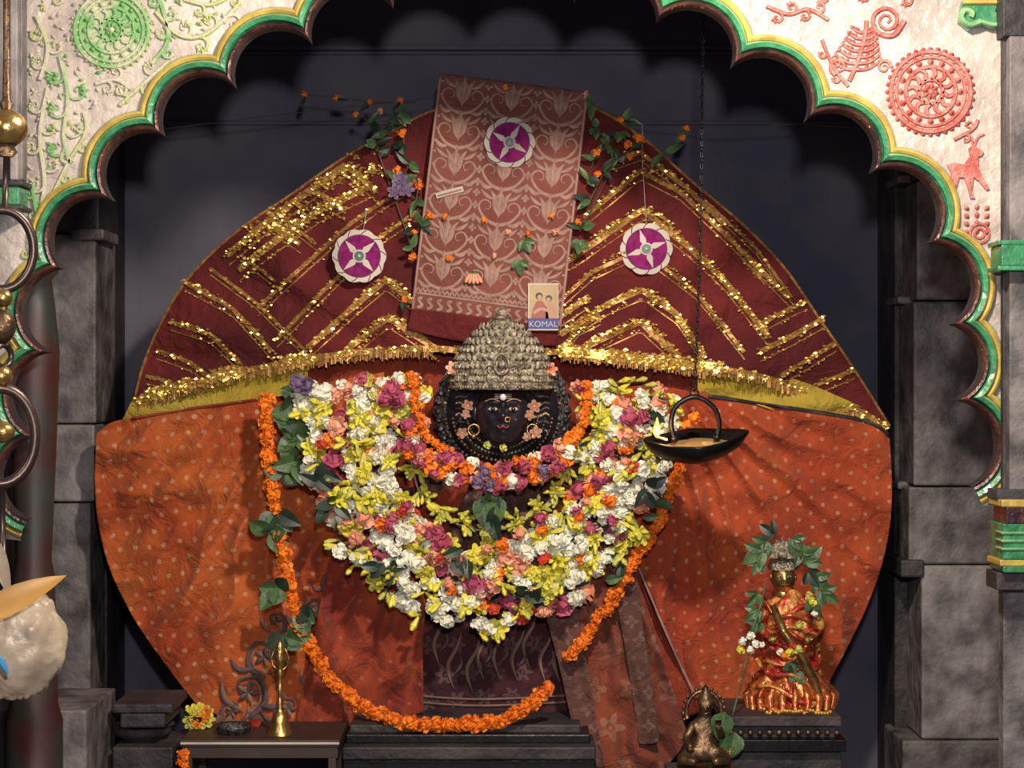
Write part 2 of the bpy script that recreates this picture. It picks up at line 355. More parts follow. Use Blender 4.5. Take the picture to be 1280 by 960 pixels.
def scrollvine(pts,m,w=2.5,rs=12,cnt=6):
    T2(pts,w,m); P=resample(pts,cnt+2)
    for i in range(1,cnt+1):
        s=1 if i%2 else -1; t=(P[i+1]-P[i-1]).normalized(); q=Vector((-t.y,t.x))*s
        c=P[i]+q*rs; a=math.atan2(-q.y,-q.x); spiral(c.x,c.y,rs,a,1.1,w*.9,m,s)
        for k in(-.7,0,.7): petal(c.x,c.y,a+math.pi+k,rs*1.15,rs*.5,m)
for pts,m,rs,c in(([(195,15),(225,45),(260,42),(300,5)],yel_relief,11,5),([(210,78),(180,105),(150,132)],yel_relief,10,3),([(75,70),(85,120),(80,170),(88,205)],gr_relief,13,5),([(60,110),(50,170),(56,230),(46,280)],yel_relief,11,6),([(120,105),(145,100),(165,112)],yel_relief,9,3),([(340,-10),(370,-25),(420,-50)],yel_relief,10,3),([(230,0),(270,5),(320,-30)],yel_relief,9,4),([(45,20),(60,60),(50,100)],yel_relief,10,3),([(105,140),(108,165),(88,200),(68,240)],yel_relief,7,4),([(190,-20),(203,10),(210,50),(190,80)],gr_relief,8,4),([(60,-20),(80,-5),(95,-30)],yel_relief,8,2),
    ([(40,300),(34,340),(20,370)],yel_relief,6,3),([(40,230),(45,260),(50,280)],gr_relief,6,3)): scrollvine(pts,m,2.9,rs,c)
PB=[Vector(p) for p in apath(0)]
for _ in range(420):
    x=R(32,330);y=R(-20,260); v=Vector((x,y))
    q=min(PB,key=lambda p:(p-v).length)
    if (v-q).length>38 and (v-Vector((604,600))).length>(q-Vector((604,600))).length and math.hypot(x-140,y-38)>52: petal(x,y,R(0,6.3),R(7,12),R(4,7),random.choice([white_paint,yel_relief,yel_relief,gr_relief,white_paint]))
def tree(cx,cy,s,m):
    T2([(cx-s*.3,cy+s*1.1),(cx,cy+s*.4),(cx+s*.25,cy-s*.5),(cx+s*.3,cy-s)],3,m)
    for i in range(7):
        t=i/7; x=cx+s*.3*t-s*.05; y=cy+s*.7-s*1.5*t
        for sd in(-1,1): 
            l=s*(.85-.55*t); T2([(x,y),(x+sd*l*.5,y-l*.05),(x+sd*l,y-l*.4),(x+sd*l*.85,y-l*.62)],2.8,m,taper=True)
            for j in range(3): petal(x+sd*l*(.35+.25*j),y-l*.1*j,-math.pi/2+sd*.6,s*.24,s*.16,m)
tree(1072,62,36,red_paint)
spiral(1108,26,22,0,2.2,4,red_paint); spiral(1048,84,11,2,1.5,3,red_paint); spiral(1105,84,9,0,1.5,2.8,red_paint,-1)
scrollvine([(958,8),(985,18),(1010,12),(1035,25)],red_paint,2.8,8,4)
scrollvine([(1000,-5),(1050,-15),(1110,-10),(1160,-5)],red_paint,2.8,9,5)
scrollvine([(1027,50),(1042,85),(1060,108)],red_paint,2.4,6,3)
scrollvine([(1192,175),(1215,162),(1222,150)],red_paint,2.4,6,2)
for i in range(4):
    for j in range(3): petal(1212+9*j,264+10*i,-math.pi/2+(j-1)*.8,10,7,red_paint)
ring(1224,292,12,2,red_paint); ring(1224,292,6,1.8,red_paint)
scrollvine([(930,-30),(880,-20),(840,-40)],yel_relief,2,9,3)
deer=[(1183,206),(1192,204),(1204,206),(1212,196),(1210,186),(1216,180),(1222,186),(1229,190),(1226,195),(1222,196),(1222,208),(1228,222),(1236,236),(1232,238),(1222,226),(1216,222),(1214,238),(1218,248),(1212,248),(1209,234),(1204,222),(1198,222),(1194,236),(1197,248),(1192,247),(1188,234),(1188,216)]
tr=geometry.tessellate_polygon([[Vector((a,b,0)) for a,b in deer]])
n=len(deer); mb.add([WA(a,b,.008) for a,b in deer]+[WA(a,b,-.001) for a,b in deer],[tuple(t) for t in tr]+[(i,(i+1)%n,n+(i+1)%n,n+i) for i in range(n)],red_paint)
T2([(1216,182),(1214,172),(1208,166)],1.6,red_paint); T2([(1218,182),(1222,172),(1230,168)],1.6,red_paint)
mb.obj('scalloped_arch',smooth=False)

# columns flanking the arch
FB=-1.232
def colr(m):
    box(m,1254,1300,-380,45,-1.30,FB,stone_d); box(m,1262,1282,45,620,-1.30,-1.26,stone)
    box(m,1254,1300,45,625,-1.26,FB,stone_d)
    for a,b,c in((300,306,8),(306,332,4),(332,338,8)): box(m,1256-c,1302,a,b,-1.34,FB,green_paint)
    box(m,1246,1300,612,625,-1.33,FB,stone_d)
    for a,b,c,q in((625,634,1252,yellow_paint),(634,655,1258,maroon_paint),(655,700,1254,green_paint),(700,708,1250,yellow_paint),(708,716,1254,green_paint)): box(m,c,1300,a,b,-1.36,FB,q)
    for a in(665,675,685): box(m,1252,1300,a,a+3,-1.365,-1.3,lgreen)
    boxw(m,W(1254,720,-1.28).x,1.75,-1.28,FB,0,W(0,716,-1.28).z,stone)
    box(m,1246,1302,716,738,-1.34,FB,stone_d)
single('arch_column',colr,smooth=False,bevel=.004)
mb=MB()
P=[(1200,4),(1256,4),(1256,34),(1240,38),(1222,34),(1208,40),(1196,30)]
n=len(P); tr=geometry.tessellate_polygon([[Vector((a,b,0)) for a,b in P]])
mb.add([WA(a,b,.03) for a,b in P]+[WA(a,b,0) for a,b in P],[tuple(t) for t in tr]+[(i,(i+1)%n,n+(i+1)%n,n+i) for i in range(n)],green_paint)
T2([(1222,30),(1208,34),(1198,26),(1202,16),(1211,19),(1210,25)],4,lgreen,o=.035); T2([(1200,6),(1256,6)],3,yellow_paint,o=.034); T2([(1240,16),(1256,16)],2,stone_d,o=.034)
T2([(1222,30),(1240,34),(1256,28)],3,lgreen,o=.035)
mb.obj('scroll_bracket',smooth=False)
def coll(m):
    for a,b,q,y in((-90,8,stone,-1.3),(8,12,stone_d,-1.28),(12,22,stone_l,-1.3),(22,28,stone,-1.28)): box(m,a,b,-380,225,y,FB,q)
    box(m,-95,28,225,232,-1.33,FB,stone_d); box(m,-95,24,232,256,-1.32,FB,green_paint); box(m,-95,28,256,262,-1.33,FB,stone_d)
    boxw(m,W(-95,0,-1.3).x,W(-14,0,-1.3).x,-1.30,FB,0,W(0,262,-1.3).z,stone_d)
single('arch_column.001',coll,smooth=False,bevel=.004)

# stone pilasters inside (behind the wings of the drapery)
def stack(m,blocks,y0,y1):
    for i,(a,b,c,d,q) in enumerate(blocks): box(m,a,b,c+.8,d-.8,y0-(i%3)*.006,y1,q)
def pr(m):
    stack(m,[(1146,1290,-200,225,stone_d),(1146,1290,225,376,stone),(1142,1290,376,608,stone),(1136,1290,608,706,stone),(1152,1290,706,925,stone_l),(1128,1290,925,1130,stone)],.39,.7)
    box(m,1118,1290,-200,1130,.62,.93,stone_d)
    box(m,1126,1156,700,722,.37,.7,stone_d)
    for py in(225,376,608): box(m,1122,1150,py-6,py+4,.5,.7,stone)
single('stone_pilaster',pr,smooth=False,bevel=.008)
def pl(m):
    stack(m,[(20,124,-200,292,stone_d),(20,120,292,530,stone),(20,118,530,628,stone_l),(20,113,628,872,stone),(20,108,872,1130,stone_d)],.39,.7)
    box(m,10,134,-200,1130,.62,.93,stone_d)
    box(m,88,130,286,300,.36,.6,stone)
single('stone_pilaster.001',pl,smooth=False,bevel=.008)
def pl2(m):
    lathe(m,42,-.75,[(1180,36),(900,36),(880,30),(720,26),(700,22),(560,28),(440,32),(380,26),(350,22),(340,30),(300,26)],mat('dark_green_maroon_paint',(.02,.035,.03),.5,0,(.05,.01,.01),6),24)
single('turned_side_column',pl2)
def lowl(m):
    for a,b,c,d,q in((140,215,880,892,stone_d),(150,206,892,910,stone_d),(140,216,934,1150,stone_d)): box(m,a,b,c,d,-.35,-.08,q)
    box(m,0,108,888,1180,-.6,-.2,stone)
    lathe(m,178,-.22,[(940,34),(930,20),(922,26),(915,36),(905,38)],stone_d,20)
single('carved_stone_plinth',lowl,smooth=False,bevel=.006)

# ---------------------------------------------------------------- drapery surfaces
def nz(a,b,c=0): return noise.noise(Vector((a,b,c)))
def fan_y(px,py):
    u=(px-640)/480.; v=(470-py)/350.
    th=math.atan2(520-py,px-635); r=math.hypot(px-635,py-520)/400
    return -.02+.26*u*u+.16*max(v,0)**2+.020*math.sin(th*24+2*nz(px/90,py/90))*min(r,1)+.03*nz(px/70,py/70,3)
def body_y(px,py):
    u=(px-620)/500.
    if px<620: th=math.atan2(py-430,px-440)
    else: th=math.atan2(py-430,px-800)
    r=min(math.hypot(px-(440 if px<620 else 800),py-430)/300,1)
    ph=th*17+3.2*nz(px/130,py/130,1)
    s1=1-abs(math.sin(ph))*2     # sharp ridges
    w=.35+.65*min(max(nz(px/160,py/160,21)*2+.6,0),1)
    # catenary sag wrinkles hanging between the top corners
    sx=(px-(260 if px<620 else 960))/150.
    sg=math.sin((py-35*sx*sx)/11.+2.5*nz(px/80,py/80,5))*max(0,1-abs(py-600)/170.)
    f=-.020*s1*w+.012*math.sin(th*41+3*nz(px/60,py/90,4))
    return .055+.165*u*u+f*r+.007*sg+.045*nz(px/110,py/110,7)+.018*nz(px/32,py/48,9)
# fan
mb=MB()
ftop=[(168,500),(179,457),(202,402),(237,346),(295,290),(361,245),(430,197),(490,164),(545,137),(640,118),(730,130),(800,170),(864,226),(928,280),(980,334),(1024,398),(1064,456),(1112,532)]
fbot=[(172,502),(230,484),(290,468),(350,455),(450,440),(545,436),(620,442),(700,440),(780,448),(860,458),(930,466),(990,482),(1050,502),(1108,533)]
panel(mb,ftop,fbot,fan_y,maroon,160,70)
def sparkle(pts,w,dens=1.,m=gold,sz=2.6,dep=fan_y,off=.008):
    P=resample(pts,int(60),True); L=sum((P[i+1]-P[i]).length for i in range(59))
    vs=[];fs=[]
    for _ in range(int(L*w*.10*dens)):
        p=P[random.randrange(60)]; x=p.x+R(-1,1)*w*.6+R(-2,2); y=p.y+R(-1,1)*w*.6+R(-2,2)
        c=W(x,y,dep(x,y)-off-R(0,.004)); nrm=Vector((R(-.5,.5),-1,R(-.4,.6))).normalized(); _,u,v=basis(nrm); s=sz*R(.5,1.2)/400
        o=len(vs); vs+=[c+u*s,c+v*s*.7,c-u*s,c-v*s*.7]; fs.append((o,o+1,o+2,o+3))
    mb.add(vs,fs,m)
def trim(pts,w=7,d=1.,sm=False,bright=.5,dbl=True):
    n=max(12,int(sum((Vector(pts[i+1])-Vector(pts[i])).length for i in range(len(pts)-1))/6))
    ribbon(mb,pts,w*.95,fan_y,.004,goldd,n,smooth=sm)
    sparkle(pts,w*.7,d*1.5)
    if dbl:
        q=[(x+1,y+w*1.1+4) for x,y in pts]; ribbon(mb,q,1.6,fan_y,.004,goldd,n,smooth=sm); sparkle(q,2.,d*1.2,sz=1.8)
trims=[([(285,318),(340,272),(432,206)],9,.9),([(300,335),(345,300),(400,262),(462,232)],10,1.4),([(432,206),(470,240)],8,1),([(395,240),(430,262)],8,1.4),([(340,280),(375,305)],7,1.),
 ([(322,385),(365,345),(440,278),(520,225)],5,.6),([(345,425),(400,368),(470,300),(525,262)],5,.8),([(385,435),(440,385),(482,350),(520,380)],8,1.2),([(432,438),(485,397),(545,436)],8,1.2),([(230,352),(290,385),(340,440)],6,1.),([(212,402),(262,418),(300,455)],6,1.),([(195,438),(235,452),(262,472)],6,1.),([(262,335),(320,378),(380,437)],4,.5),([(300,318),(345,352)],4,.6),([(345,265),(395,305)],4,.6),
 ([(182,470),(215,478)],5,.8),
 ([(730,272),(800,214),(850,240),(930,315),(985,372)],6,.6),([(765,202),(800,190),(862,238),(905,280)],6,.8),([(712,325),(803,262),(862,310),(905,350),(960,420)],8,1.1),([(704,372),(740,340),(800,312),(870,365),(930,440)],5,.8),([(700,418),(760,380),(802,362),(845,392),(880,445)],8,1.3),([(722,438),(800,402),(848,446)],8,1.3),
 ([(880,250),(945,310),(990,372)],4,.5),([(945,408),(975,392),(1008,376)],6,1.),([(950,440),(990,420),(1030,398)],7,1.1),([(975,470),(1010,450),(1045,428)],6,1.1),([(1010,486),(1040,474),(1068,462)],6,1.),([(915,300),(955,345)],6,.9),([(700,395),(735,372)],8,1.6),([(705,440),(720,410),(750,395)],6,1.2)]
for p,w,d in trims: trim(p,w,d,False)
for _ in range(46):
    x=R(300,470); y=502-x*.62-R(0,42)+R(-2,10); sparkle([(x,y),(x+R(3,10),y+R(-6,8)),(x+R(8,16),y+R(-6,8))],6,1.0)
trim(fbot,8,1.2,True,dbl=False)
for a,b in(((350,452),(395,448)),((262,472),(300,462)),((710,440),(735,440)),((810,450),(850,455)),((180,495),(240,478)),((700,438),(900,460))): 
    ribbon(mb,[a,b],11,fan_y,.007,gold,8,smooth=False); sparkle([a,((a[0]+b[0])/2,(a[1]+b[1])/2),b],13,2.2,sz=3)
P=resample(fbot,420)
vs=[];fs=[]
for i,p in enumerate(P):
    if 540<p.x<700: continue
    l=R(8,14); o=len(vs); d=fan_y(p.x,p.y)-.006; vs+=[W(p.x-.8,p.y,d),W(p.x+.8,p.y,d),W(p.x+.8+R(-1,1),p.y+l,d+R(-.006,.004)),W(p.x-.8,p.y+l,d)]; fs.append((o,o+1,o+2,o+3))
mb.add(vs,fs,goldd)
ribbon(mb,ftop,3,fan_y,.003,goldd,120)
mb.obj('gold_trimmed_maroon_canopy')

mb=MB()
ycl=lambda x,y:.030+.20*((x-640)/480)**2+.010*math.sin(y/5+x/60)
panel(mb,[(180,470),(260,462),(330,452),(385,450)],[(150,531),(220,518),(300,503),(385,490)],ycl,yellowcl,60,14)
panel(mb,[(872,452),(920,458),(1000,476),(1085,512)],[(872,492),(920,498),(1000,522),(1104,537)],ycl,yellowcl,60,14)
mb.obj('mustard_under_cloth')

# orange body drapes
mb=MB()
panel(mb,[(120,542),(140,528),(180,520),(250,508),(340,495),(400,480),(480,465)],[(248,884),(290,900),(330,905),(380,905),(420,908),(470,905)],body_y,orangeL,180,170,lb=-46,rb=10)
panel(mb,[(350,448),(430,440),(520,432),(640,430),(740,436),(820,445),(885,455)],[(350,520),(430,640),(520,650),(640,650),(740,640),(850,620),(885,520)],lambda x,y:.14+.012*math.sin(x/9+nz(x/50,y/70)*3),redcl,80,40)
ribbon(mb,[(165,523),(250,509),(340,496),(400,481)],3,body_y,.006,redcl,30)
gry=mat('grey_print',(.12,.08,.085),.8); gcr=mat('pale_grey_print',(.25,.15,.12),.8)
def sc2(pts,w,m,off=.009,dep=body_y,t=True): ribbon(mb,pts,w,dep,off,m,16,taper=t)
for cx,cy,s,fl in((330,825,1.,1),(310,870,1.1,-1),(395,770,.9,1),(400,850,.8,-1),(360,890,.8,1),(415,730,.6,1),(290,893,.7,1),(345,780,.6,-1),(425,690,.5,-1)):
    sc2([(cx,cy+24*s),(cx-20*s*fl,cy+6*s),(cx-12*s*fl,cy-20*s),(cx+10*s*fl,cy-18*s),(cx+8*s*fl,cy-2*s),(cx-3*s*fl,cy-4*s)],8*s,gry)
    sc2([(cx,cy+20*s),(cx-14*s*fl,cy+5*s),(cx-9*s*fl,cy-14*s),(cx+7*s*fl,cy-13*s),(cx+5*s*fl,cy-4*s)],3*s,gcr,.011)
    for k in range(5):
        an=k*1.25; sc2([(cx,cy-4),(cx+14*s*math.cos(an),cy-4+14*s*math.sin(an))],6*s,gcr if k%2 else gry,.012,t='leaf')
    sc2([(cx+4*fl,cy+18*s),(cx+26*s*fl,cy+4*s),(cx+30*s*fl,cy-20*s)],7*s,gcr,.010,t='leaf')
    sc2([(cx-6*fl,cy+10*s),(cx-32*s*fl,cy+12*s),(cx-42*s*fl,cy-4*s)],7*s,gry,.010,t='leaf')
mb.obj('orange_bandhani_drape',solid=.002)
mb=MB()
def right_y(x,y): return body_y(x,y)-.02
panel(mb,[(735,500),(800,482),(880,492),(960,508),(1040,518),(1092,527),(1112,545)],[(868,870),(890,885),(920,892),(960,890),(1000,880),(1030,860),(1045,836)],right_y,orangeR,180,170,lb=-10,rb=28)
ribbon(mb,[(745,560),(775,650),(815,750),(850,830),(870,872)],3,right_y,.006,cream,40)
ribbon(mb,[(885,495),(1000,512),(1085,527),(1112,545)],4,right_y,.006,stone_d,40)
mb.obj('orange_bandhani_drape.001',solid=.002)
mb=MB()
sk_y=lambda x,y:.10+.010*math.sin(x/7.+nz(x/50,y/90)*3)+.02*nz(x/80,y/80)
panel(mb,[(470,620),(560,600),(640,600),(720,600),(800,620)],[(500,890),(560,900),(620,905),(680,900),(740,890)],sk_y,skirt,100,60)
panel(mb,[(690,600),(740,610),(800,620)],[(735,905),(800,905),(885,890)],lambda x,y:.085+.016*math.sin(x/8-y/24),redcl,50,60)
for i in range(9):
    cx=552+i*19+R(-4,4); cy=810+R(-20,30)
    sc2([(cx,cy+40),(cx-8,cy+10),(cx+4,cy-15),(cx+9,cy-34)],5,gcr,.004,sk_y,'leaf')
    sc2([(cx,cy+20),(cx+9,cy+8),(cx+7,cy-4)],4,gry,.005,sk_y,'leaf')
for y in(868,876): ribbon(mb,[(505,y),(600,y+6),(735,y)],2.5,sk_y,.005,gcr,50)
mb.obj('maroon_printed_skirt',solid=.002)
mb=MB()
panel(mb,[(440,560),(480,600),(520,620),(590,600)],[(370,905),(430,905),(480,905),(530,890)],lambda x,y:body_y(x,y)*.6-.018+.024*math.sin(x/9+y/26+nz(x/40,y/60)*3),redcl,90,70,rb=-24)
panel(mb,[(520,560),(580,590),(660,590),(730,560)],[(560,740),(600,760),(660,760),(700,740)],lambda x,y:.03+.016*math.sin(x/8+nz(x/40,y/60)*3),scarf2,80,40)
mb.obj('red_gauze_shawl',solid=.002)
mb=MB()
panel(mb,[(690,600),(725,610),(760,640),(785,690)],[(735,975),(780,985),(815,975),(862,925)],lambda x,y:-.02+.024*math.sin(x/8-y/28+nz(x/40,y/60)*3),scarf,80,90,lb=-8)
panel(mb,[(640,640),(670,640),(700,640)],[(725,960),(742,960),(756,960)],lambda x,y:-.055+.010*math.sin(x/5-y/20),scarf2,30,90,lb=8)
panel(mb,[(745,640),(765,650),(785,660)],[(800,930),(815,930),(825,925)],lambda x,y:-.060+.010*math.sin(x/5-y/20),scarf2,30,90,lb=4)
mb.obj('printed_gauze_scarf',solid=.0015)

# brown patterned cloth
mb=MB()
TL,TR,BR,BL=Vector((550,92)),Vector((735,115)),Vector((699,428)),Vector((513,402))
def bc(a,b): return (TL.lerp(TR,a)).lerp(BL.lerp(BR,a),b)
def br_y(x,y): return fan_y(640,y)*1.0-.045+.06*((x-625)/95)**2*.3+.008*nz(x/60,y/60,8)-.012*math.sin((y-90)/330*3.1)
panel(mb,[(550,92),(610,99),(670,107),(735,115)],[(515,388),(570,394),(630,402),(700,410)],br_y,brown,60,60)
panel(mb,[(515,386),(570,392),(630,400),(700,408)],[(508,412),(560,424),(620,432),(695,432)],lambda x,y:br_y(x,y)-.004,maroon,60,10)
def rb(pts,w,t=True,n=12): ribbon(mb,[bc(a,b) for a,b in pts],w,br_y,.004,cream,n,taper=t)
def damask(ca,cb,s,full=True):
    h=.072*s; w=.15*s
    for sd in(-1,1):
        rb([(ca,cb+h),(ca+sd*w*.55,cb+h*.75),(ca+sd*w*.95,cb+h*.1),(ca+sd*w*.75,cb-h*.35),(ca+sd*w*.42,cb-h*.2),(ca+sd*w*.45,cb+h*.15),(ca+sd*w*.62,cb+h*.12)],5*s,True,18)
        rb([(ca,cb+h*.5),(ca+sd*w*.2,cb+h*.0),(ca+sd*w*.25,cb-h*.5),(ca+sd*w*.5,cb-h*.95)],7*s,'leaf')
        rb([(ca+sd*w*.35,cb+h*.85),(ca+sd*w*.75,cb+h*.95),(ca+sd*w*1.05,cb+h*.55)],6*s,'leaf',8)
        rb([(ca+sd*w*.25,cb-h*.4),(ca+sd*w*.65,cb-h*.6),(ca+sd*w*.95,cb-h*.95)],5*s,'leaf',8)
        rb([(ca,cb+h*.2),(ca+sd*w*.16,cb-h*.3),(ca+sd*w*.1,cb-h*.8)],4*s,'leaf',8)
    rb([(ca,cb+h*.6),(ca,cb-h*.2),(ca,cb-h*1.1)],8*s,'leaf')
    rb([(ca,cb+h*1.25),(ca,cb+h*.8)],5*s,'leaf',6)
for j in range(6):
    for i in range(3): damask(.17+.33*i,.075+.142*j,.98)
for j in range(6):
    for i in range(4):
        a=.005+.33*i; b=.075+.142*j
        for dy in(-.05,0,.05):
            pts=[(a,b+dy+.018),(a+.03,b+dy),(a,b+dy-.018),(a-.03,b+dy)]
            for p in pts:
                if .01<p[0]<.99 and p[1]<.86 and p[1]>.01: rb([(min(max(a,.01),.99),b+dy),p],4.5,'leaf',6)
for i in range(30): rb([(.01+i*.0325,.878),(.025+i*.0325,.86),(.04+i*.0325,.878)],2.5,False,5)
rb([(0.005,.882),(.5,.882),(.995,.882)],2.5,False,30); rb([(0.005,.955),(.5,.955),(.995,.955)],2.5,False,30)
for i in range(15):
    a=.03+i*.066; rb([(a+.03,.90),(a,.905),(a+.02,.92),(a+.035,.93),(a+.0,.942)],4,False,12)
for i in range(14): rb([(.03+i*.07,.97),(.055+i*.07,.985),(.08+i*.07,.97)],2,False,6)
rb([(.004,.0),(.004,.5),(.004,.95)],3,False,30); rb([(.994,.0),(.994,.5),(.994,.95)],3,False,30)
mb.obj('brown_damask_cloth',solid=-.002)

# rosettes
def rosette(cx,cy,r,y,name,rot=0):
    global mb
    mb=MB()
    disc(mb,cx,cy,r,y,ivory,60,.06,10,thick=.004)
    for i in range(10):
        a=rot+i*math.pi/5; tube(mb,[W(cx+r*q*math.cos(a+s),cy+r*q*math.sin(a+s),y-.0045) for q,s in((.8,-.1),(.9,.0),(.98,.1))],.0014,magenta,4)
    disc(mb,cx,cy,r*.78,y-.004,magenta,50,thick=.002)
    for i in range(4):
        a=rot+.3+i*math.pi/2
        pts=[(0,0),(.35,.12),(.78,.03),(.35,-.12)]; d=(math.cos(a),math.sin(a))
        mb.add([W(cx+r*(d[0]*x-d[1]*yy),cy+r*(d[1]*x+d[0]*yy),y-.008) for x,yy in pts],[(0,1,2,3)],ivory)
    tube(mb,[W(cx+r*.78*math.cos(i*.157),cy+r*.78*math.sin(i*.157),y-.006) for i in range(40)],.001,dgreen,4,True)
    disc(mb,cx,cy,r*.24,y-.008,ivory,24,thick=.002); disc(mb,cx,cy,r*.18,y-.010,dgreen,24,thick=.002); sph(mb,W(cx,cy,y-.012),r*.07/400,ivory,8)
    return mb.obj(name,smooth=False)
rosette(637,178,32,br_y(637,178)-.02,'paper_rosette',.2)
rosette(449,320,34,fan_y(449,320)-.035,'paper_rosette.001',.5)
rosette(808,311,33,fan_y(808,311)-.035,'paper_rosette.002',.9)
mb=MB()
for a,b in(((808,282),(803,200)),((454,290),(458,262))):
    ya=fan_y(*a)-.036; yb=fan_y(*b)-.012; tube(mb,[W(*a,ya),W(*b,yb)],.0012,ivory,5)
tube(mb,[W(803,200,fan_y(803,200)-.012),W(803,155,fan_y(803,170)+.0)],.0012,ivory,5)
mb.obj('rosette_string')
# picture card
mb=MB()
cy_=br_y(678,382)-.022
box(mb,660,698,354,413,cy_,cy_+.002,ivory)
cardb=mat('card_ochre',(.46,.35,.18),.6); skin=mat('card_skin',(.50,.28,.18),.6); cred=mat('card_red',(.34,.10,.08),.6); cblu=mat('card_blue',(.05,.07,.30),.6)
box(mb,662,697,356,398,cy_-.001,cy_,cardb); box(mb,660,698,398,411,cy_-.001,cy_,cblu)
for (a,b,rx,m_,q) in((674,370,4.6,black,.0016),(674.5,371.5,3.0,skin,.0022),(686,373,4.2,black,.0016),(685.5,374.5,2.8,skin,.0022)): disc(mb,a,b,rx,cy_-q,m_,20,thick=.0005)
for pts,m_ in(([(664,398),(666,386),(671,376),(678,376),(684,386),(686,398)],cred),([(682,398),(682,384),(685,378),(690,379),(694,385),(696,398)],skin)):
    mb.add([W(a,b,cy_-.003) for a,b in pts],[tuple(range(len(pts)))],m_)
ribbon(mb,[(667,392),(676,386),(690,390)],4,lambda x,y:cy_,.0035,skin,8)
card=mb.obj('picture_card',smooth=False)
fc=bpy.data.curves.new('card_lettering','FONT'); fc.body='KOMAL'; fc.size=.026; fc.align_x='CENTER'; fc.extrude=.0002
fo=bpy.data.objects.new('lettering',fc); bpy.context.collection.objects.link(fo); fo.rotation_euler=(math.pi/2,0,0); fo.location=W(679,408.5,cy_-.0016); fc.materials.append(ivory); fo.parent=card
mb=MB(); q=br_y(562,240)-.012
ribbon(mb,[(545,245),(562,240),(579,236)],7,lambda x,y:q,0,ivory,6); ribbon(mb,[(547,245),(562,241),(577,237)],2,lambda x,y:q,.001,cred,6)
mb.obj('paper_label')

# ---------------------------------------------------------------- the deity
root=bpy.data.objects.new('shrine_deity_idol',None); bpy.context.collection.objects.link(root)
mb=MB()
lathe(mb,628,.33,[(904,120),(880,110),(800,95),(700,100),(620,120),(570,100),(550,50)],bstone,28,.45)
sph(mb,W(628,560,.12),.14,bstone,16,(1,1,.9))
mb.obj('torso',parent=root)
mb=MB()
HC=W(629,518,-.13); hw=35*kk(-.13)
n=64;h=48;vs=[];fs=[]
def G(x,z,cx,cz,sx,sz): return math.exp(-((x-cx)/sx)**2-((z-cz)/sz)**2)
for j in range(h+1):
    th=math.pi*j/h
    for i in range(n):
        a=2*math.pi*i/n; x=math.sin(th)*math.cos(a); y=math.sin(th)*math.sin(a); z=math.cos(th)
        X=x*(1-.12*max(-z,0)**1.5)
        d=0
        if y<0:
            d+=.30*G(x,z,0,-.02,.12,.16)+.20*G(x,z,0,.18,.09,.25)+.10*G(x,z,0,-.06,.22,.10)
            d+=.13*G(x,z,0,-.36,.2,.055)+.13*G(x,z,0,-.50,.16,.06)-.06*G(x,z,0,-.43,.25,.03)
            d+=.10*G(x,z,0,-.78,.22,.14)+.06*G(x,z,.45,-.2,.22,.22)+.06*G(x,z,-.45,-.2,.22,.22)
            d-=.10*(G(x,z,.35,.17,.2,.12)+G(x,z,-.35,.17,.2,.12)); d+=.07*(G(x,z,.36,.38,.25,.07)+G(x,z,-.36,.38,.25,.07))
        vs.append(HC+Vector((X*hw,(y*.85-d)*hw,z*hw*1.2)))
for j in range(h):
    for i in range(n): fs.append((j*n+i,j*n+(i+1)%n,(j+1)*n+(i+1)%n,(j+1)*n+i))
mb.add(vs,fs,bstone)
eyew=mat('eye_enamel',(.58,.48,.42),.3); lipm=mat('vermilion',(.24,.04,.03),.5); sand=mat('sandal_paste',(.42,.24,.15),.7,0,(.3,.15,.09),40)
for s in(-1,1):
    ex=HC+Vector((s*.36*hw,-.80*hw,.2*hw)); sph(mb,ex,.17*hw,eyew,14,(1,.35,.44)); sph(mb,ex+Vector((0,-.055*hw,0)),.08*hw,black,10,(1,.5,1)); sph(mb,ex+Vector((0,-.095*hw,.02*hw)),.02*hw,eyew,6)
    tube(mb,[HC+Vector((s*(.12+.5*t)*hw,(-.93+.28*t*t)*hw,(.46+.10*math.sin(t*3))*hw)) for t in(0,.25,.5,.75,1)],.022*hw,sand,5)
    sph(mb,HC+Vector((s*1.0*hw,.0,.05*hw)),.28*hw,bstone,10,(.45,.6,1.1))
    ec=HC+Vector((s*1.05*hw,-.2*hw,-.55*hw)); tube(mb,[ec+Vector((.2*hw*math.cos(a*.523),0,.2*hw*math.sin(a*.523))) for a in range(12)],.04*hw,brass,6,True); sph(mb,ec+Vector((0,-.02,-.22*hw)),.1*hw,brass,8)
for i in range(3): tube(mb,[HC+Vector((t*.3*hw,(-.88+.1*t*t)*hw,(.58+.07*i)*hw)) for t in(-1,-.5,0,.5,1)],.012*hw,ivory,4)
sph(mb,HC+Vector((0,-.98*hw,.62*hw)),.12*hw,mat('tilak_white',(.85,.8,.8),.3),10,(1,.5,1))
tube(mb,[HC+Vector((t*.20*hw,(-1.02+.12*t*t)*hw,(-.43+.04*math.cos(t*6))*hw)) for t in(-1,-.6,-.3,0,.3,.6,1)],.035*hw,lipm,6)
nr=HC+Vector((.16*hw,-1.15*hw,-.16*hw)); tube(mb,[nr+Vector((.09*hw*math.cos(a*.523),0,.09*hw*math.sin(a*.523))) for a in range(12)],.012*hw,gold,6,True)
mb.obj('head',parent=root)
mb=MB()
CD=-.07
disc(mb,628,514,88,.02+CD,silver_d,60,.07,28,thick=.012)
disc(mb,628,514,70,.005+CD,bstone,50,thick=.012)
for s in(-1,1):
    for i in range(7):
        b=486+i*9
        tube(mb,[W(628+s*x,b+dy+3*math.sin(i+x/8),-.02+CD+.0003*x) for x,dy in((36,-4),(44,0),(54,-3),(62,2),(68+ (i%2)*3,-1))],.0052,silver_d if i%2 else silver,6)
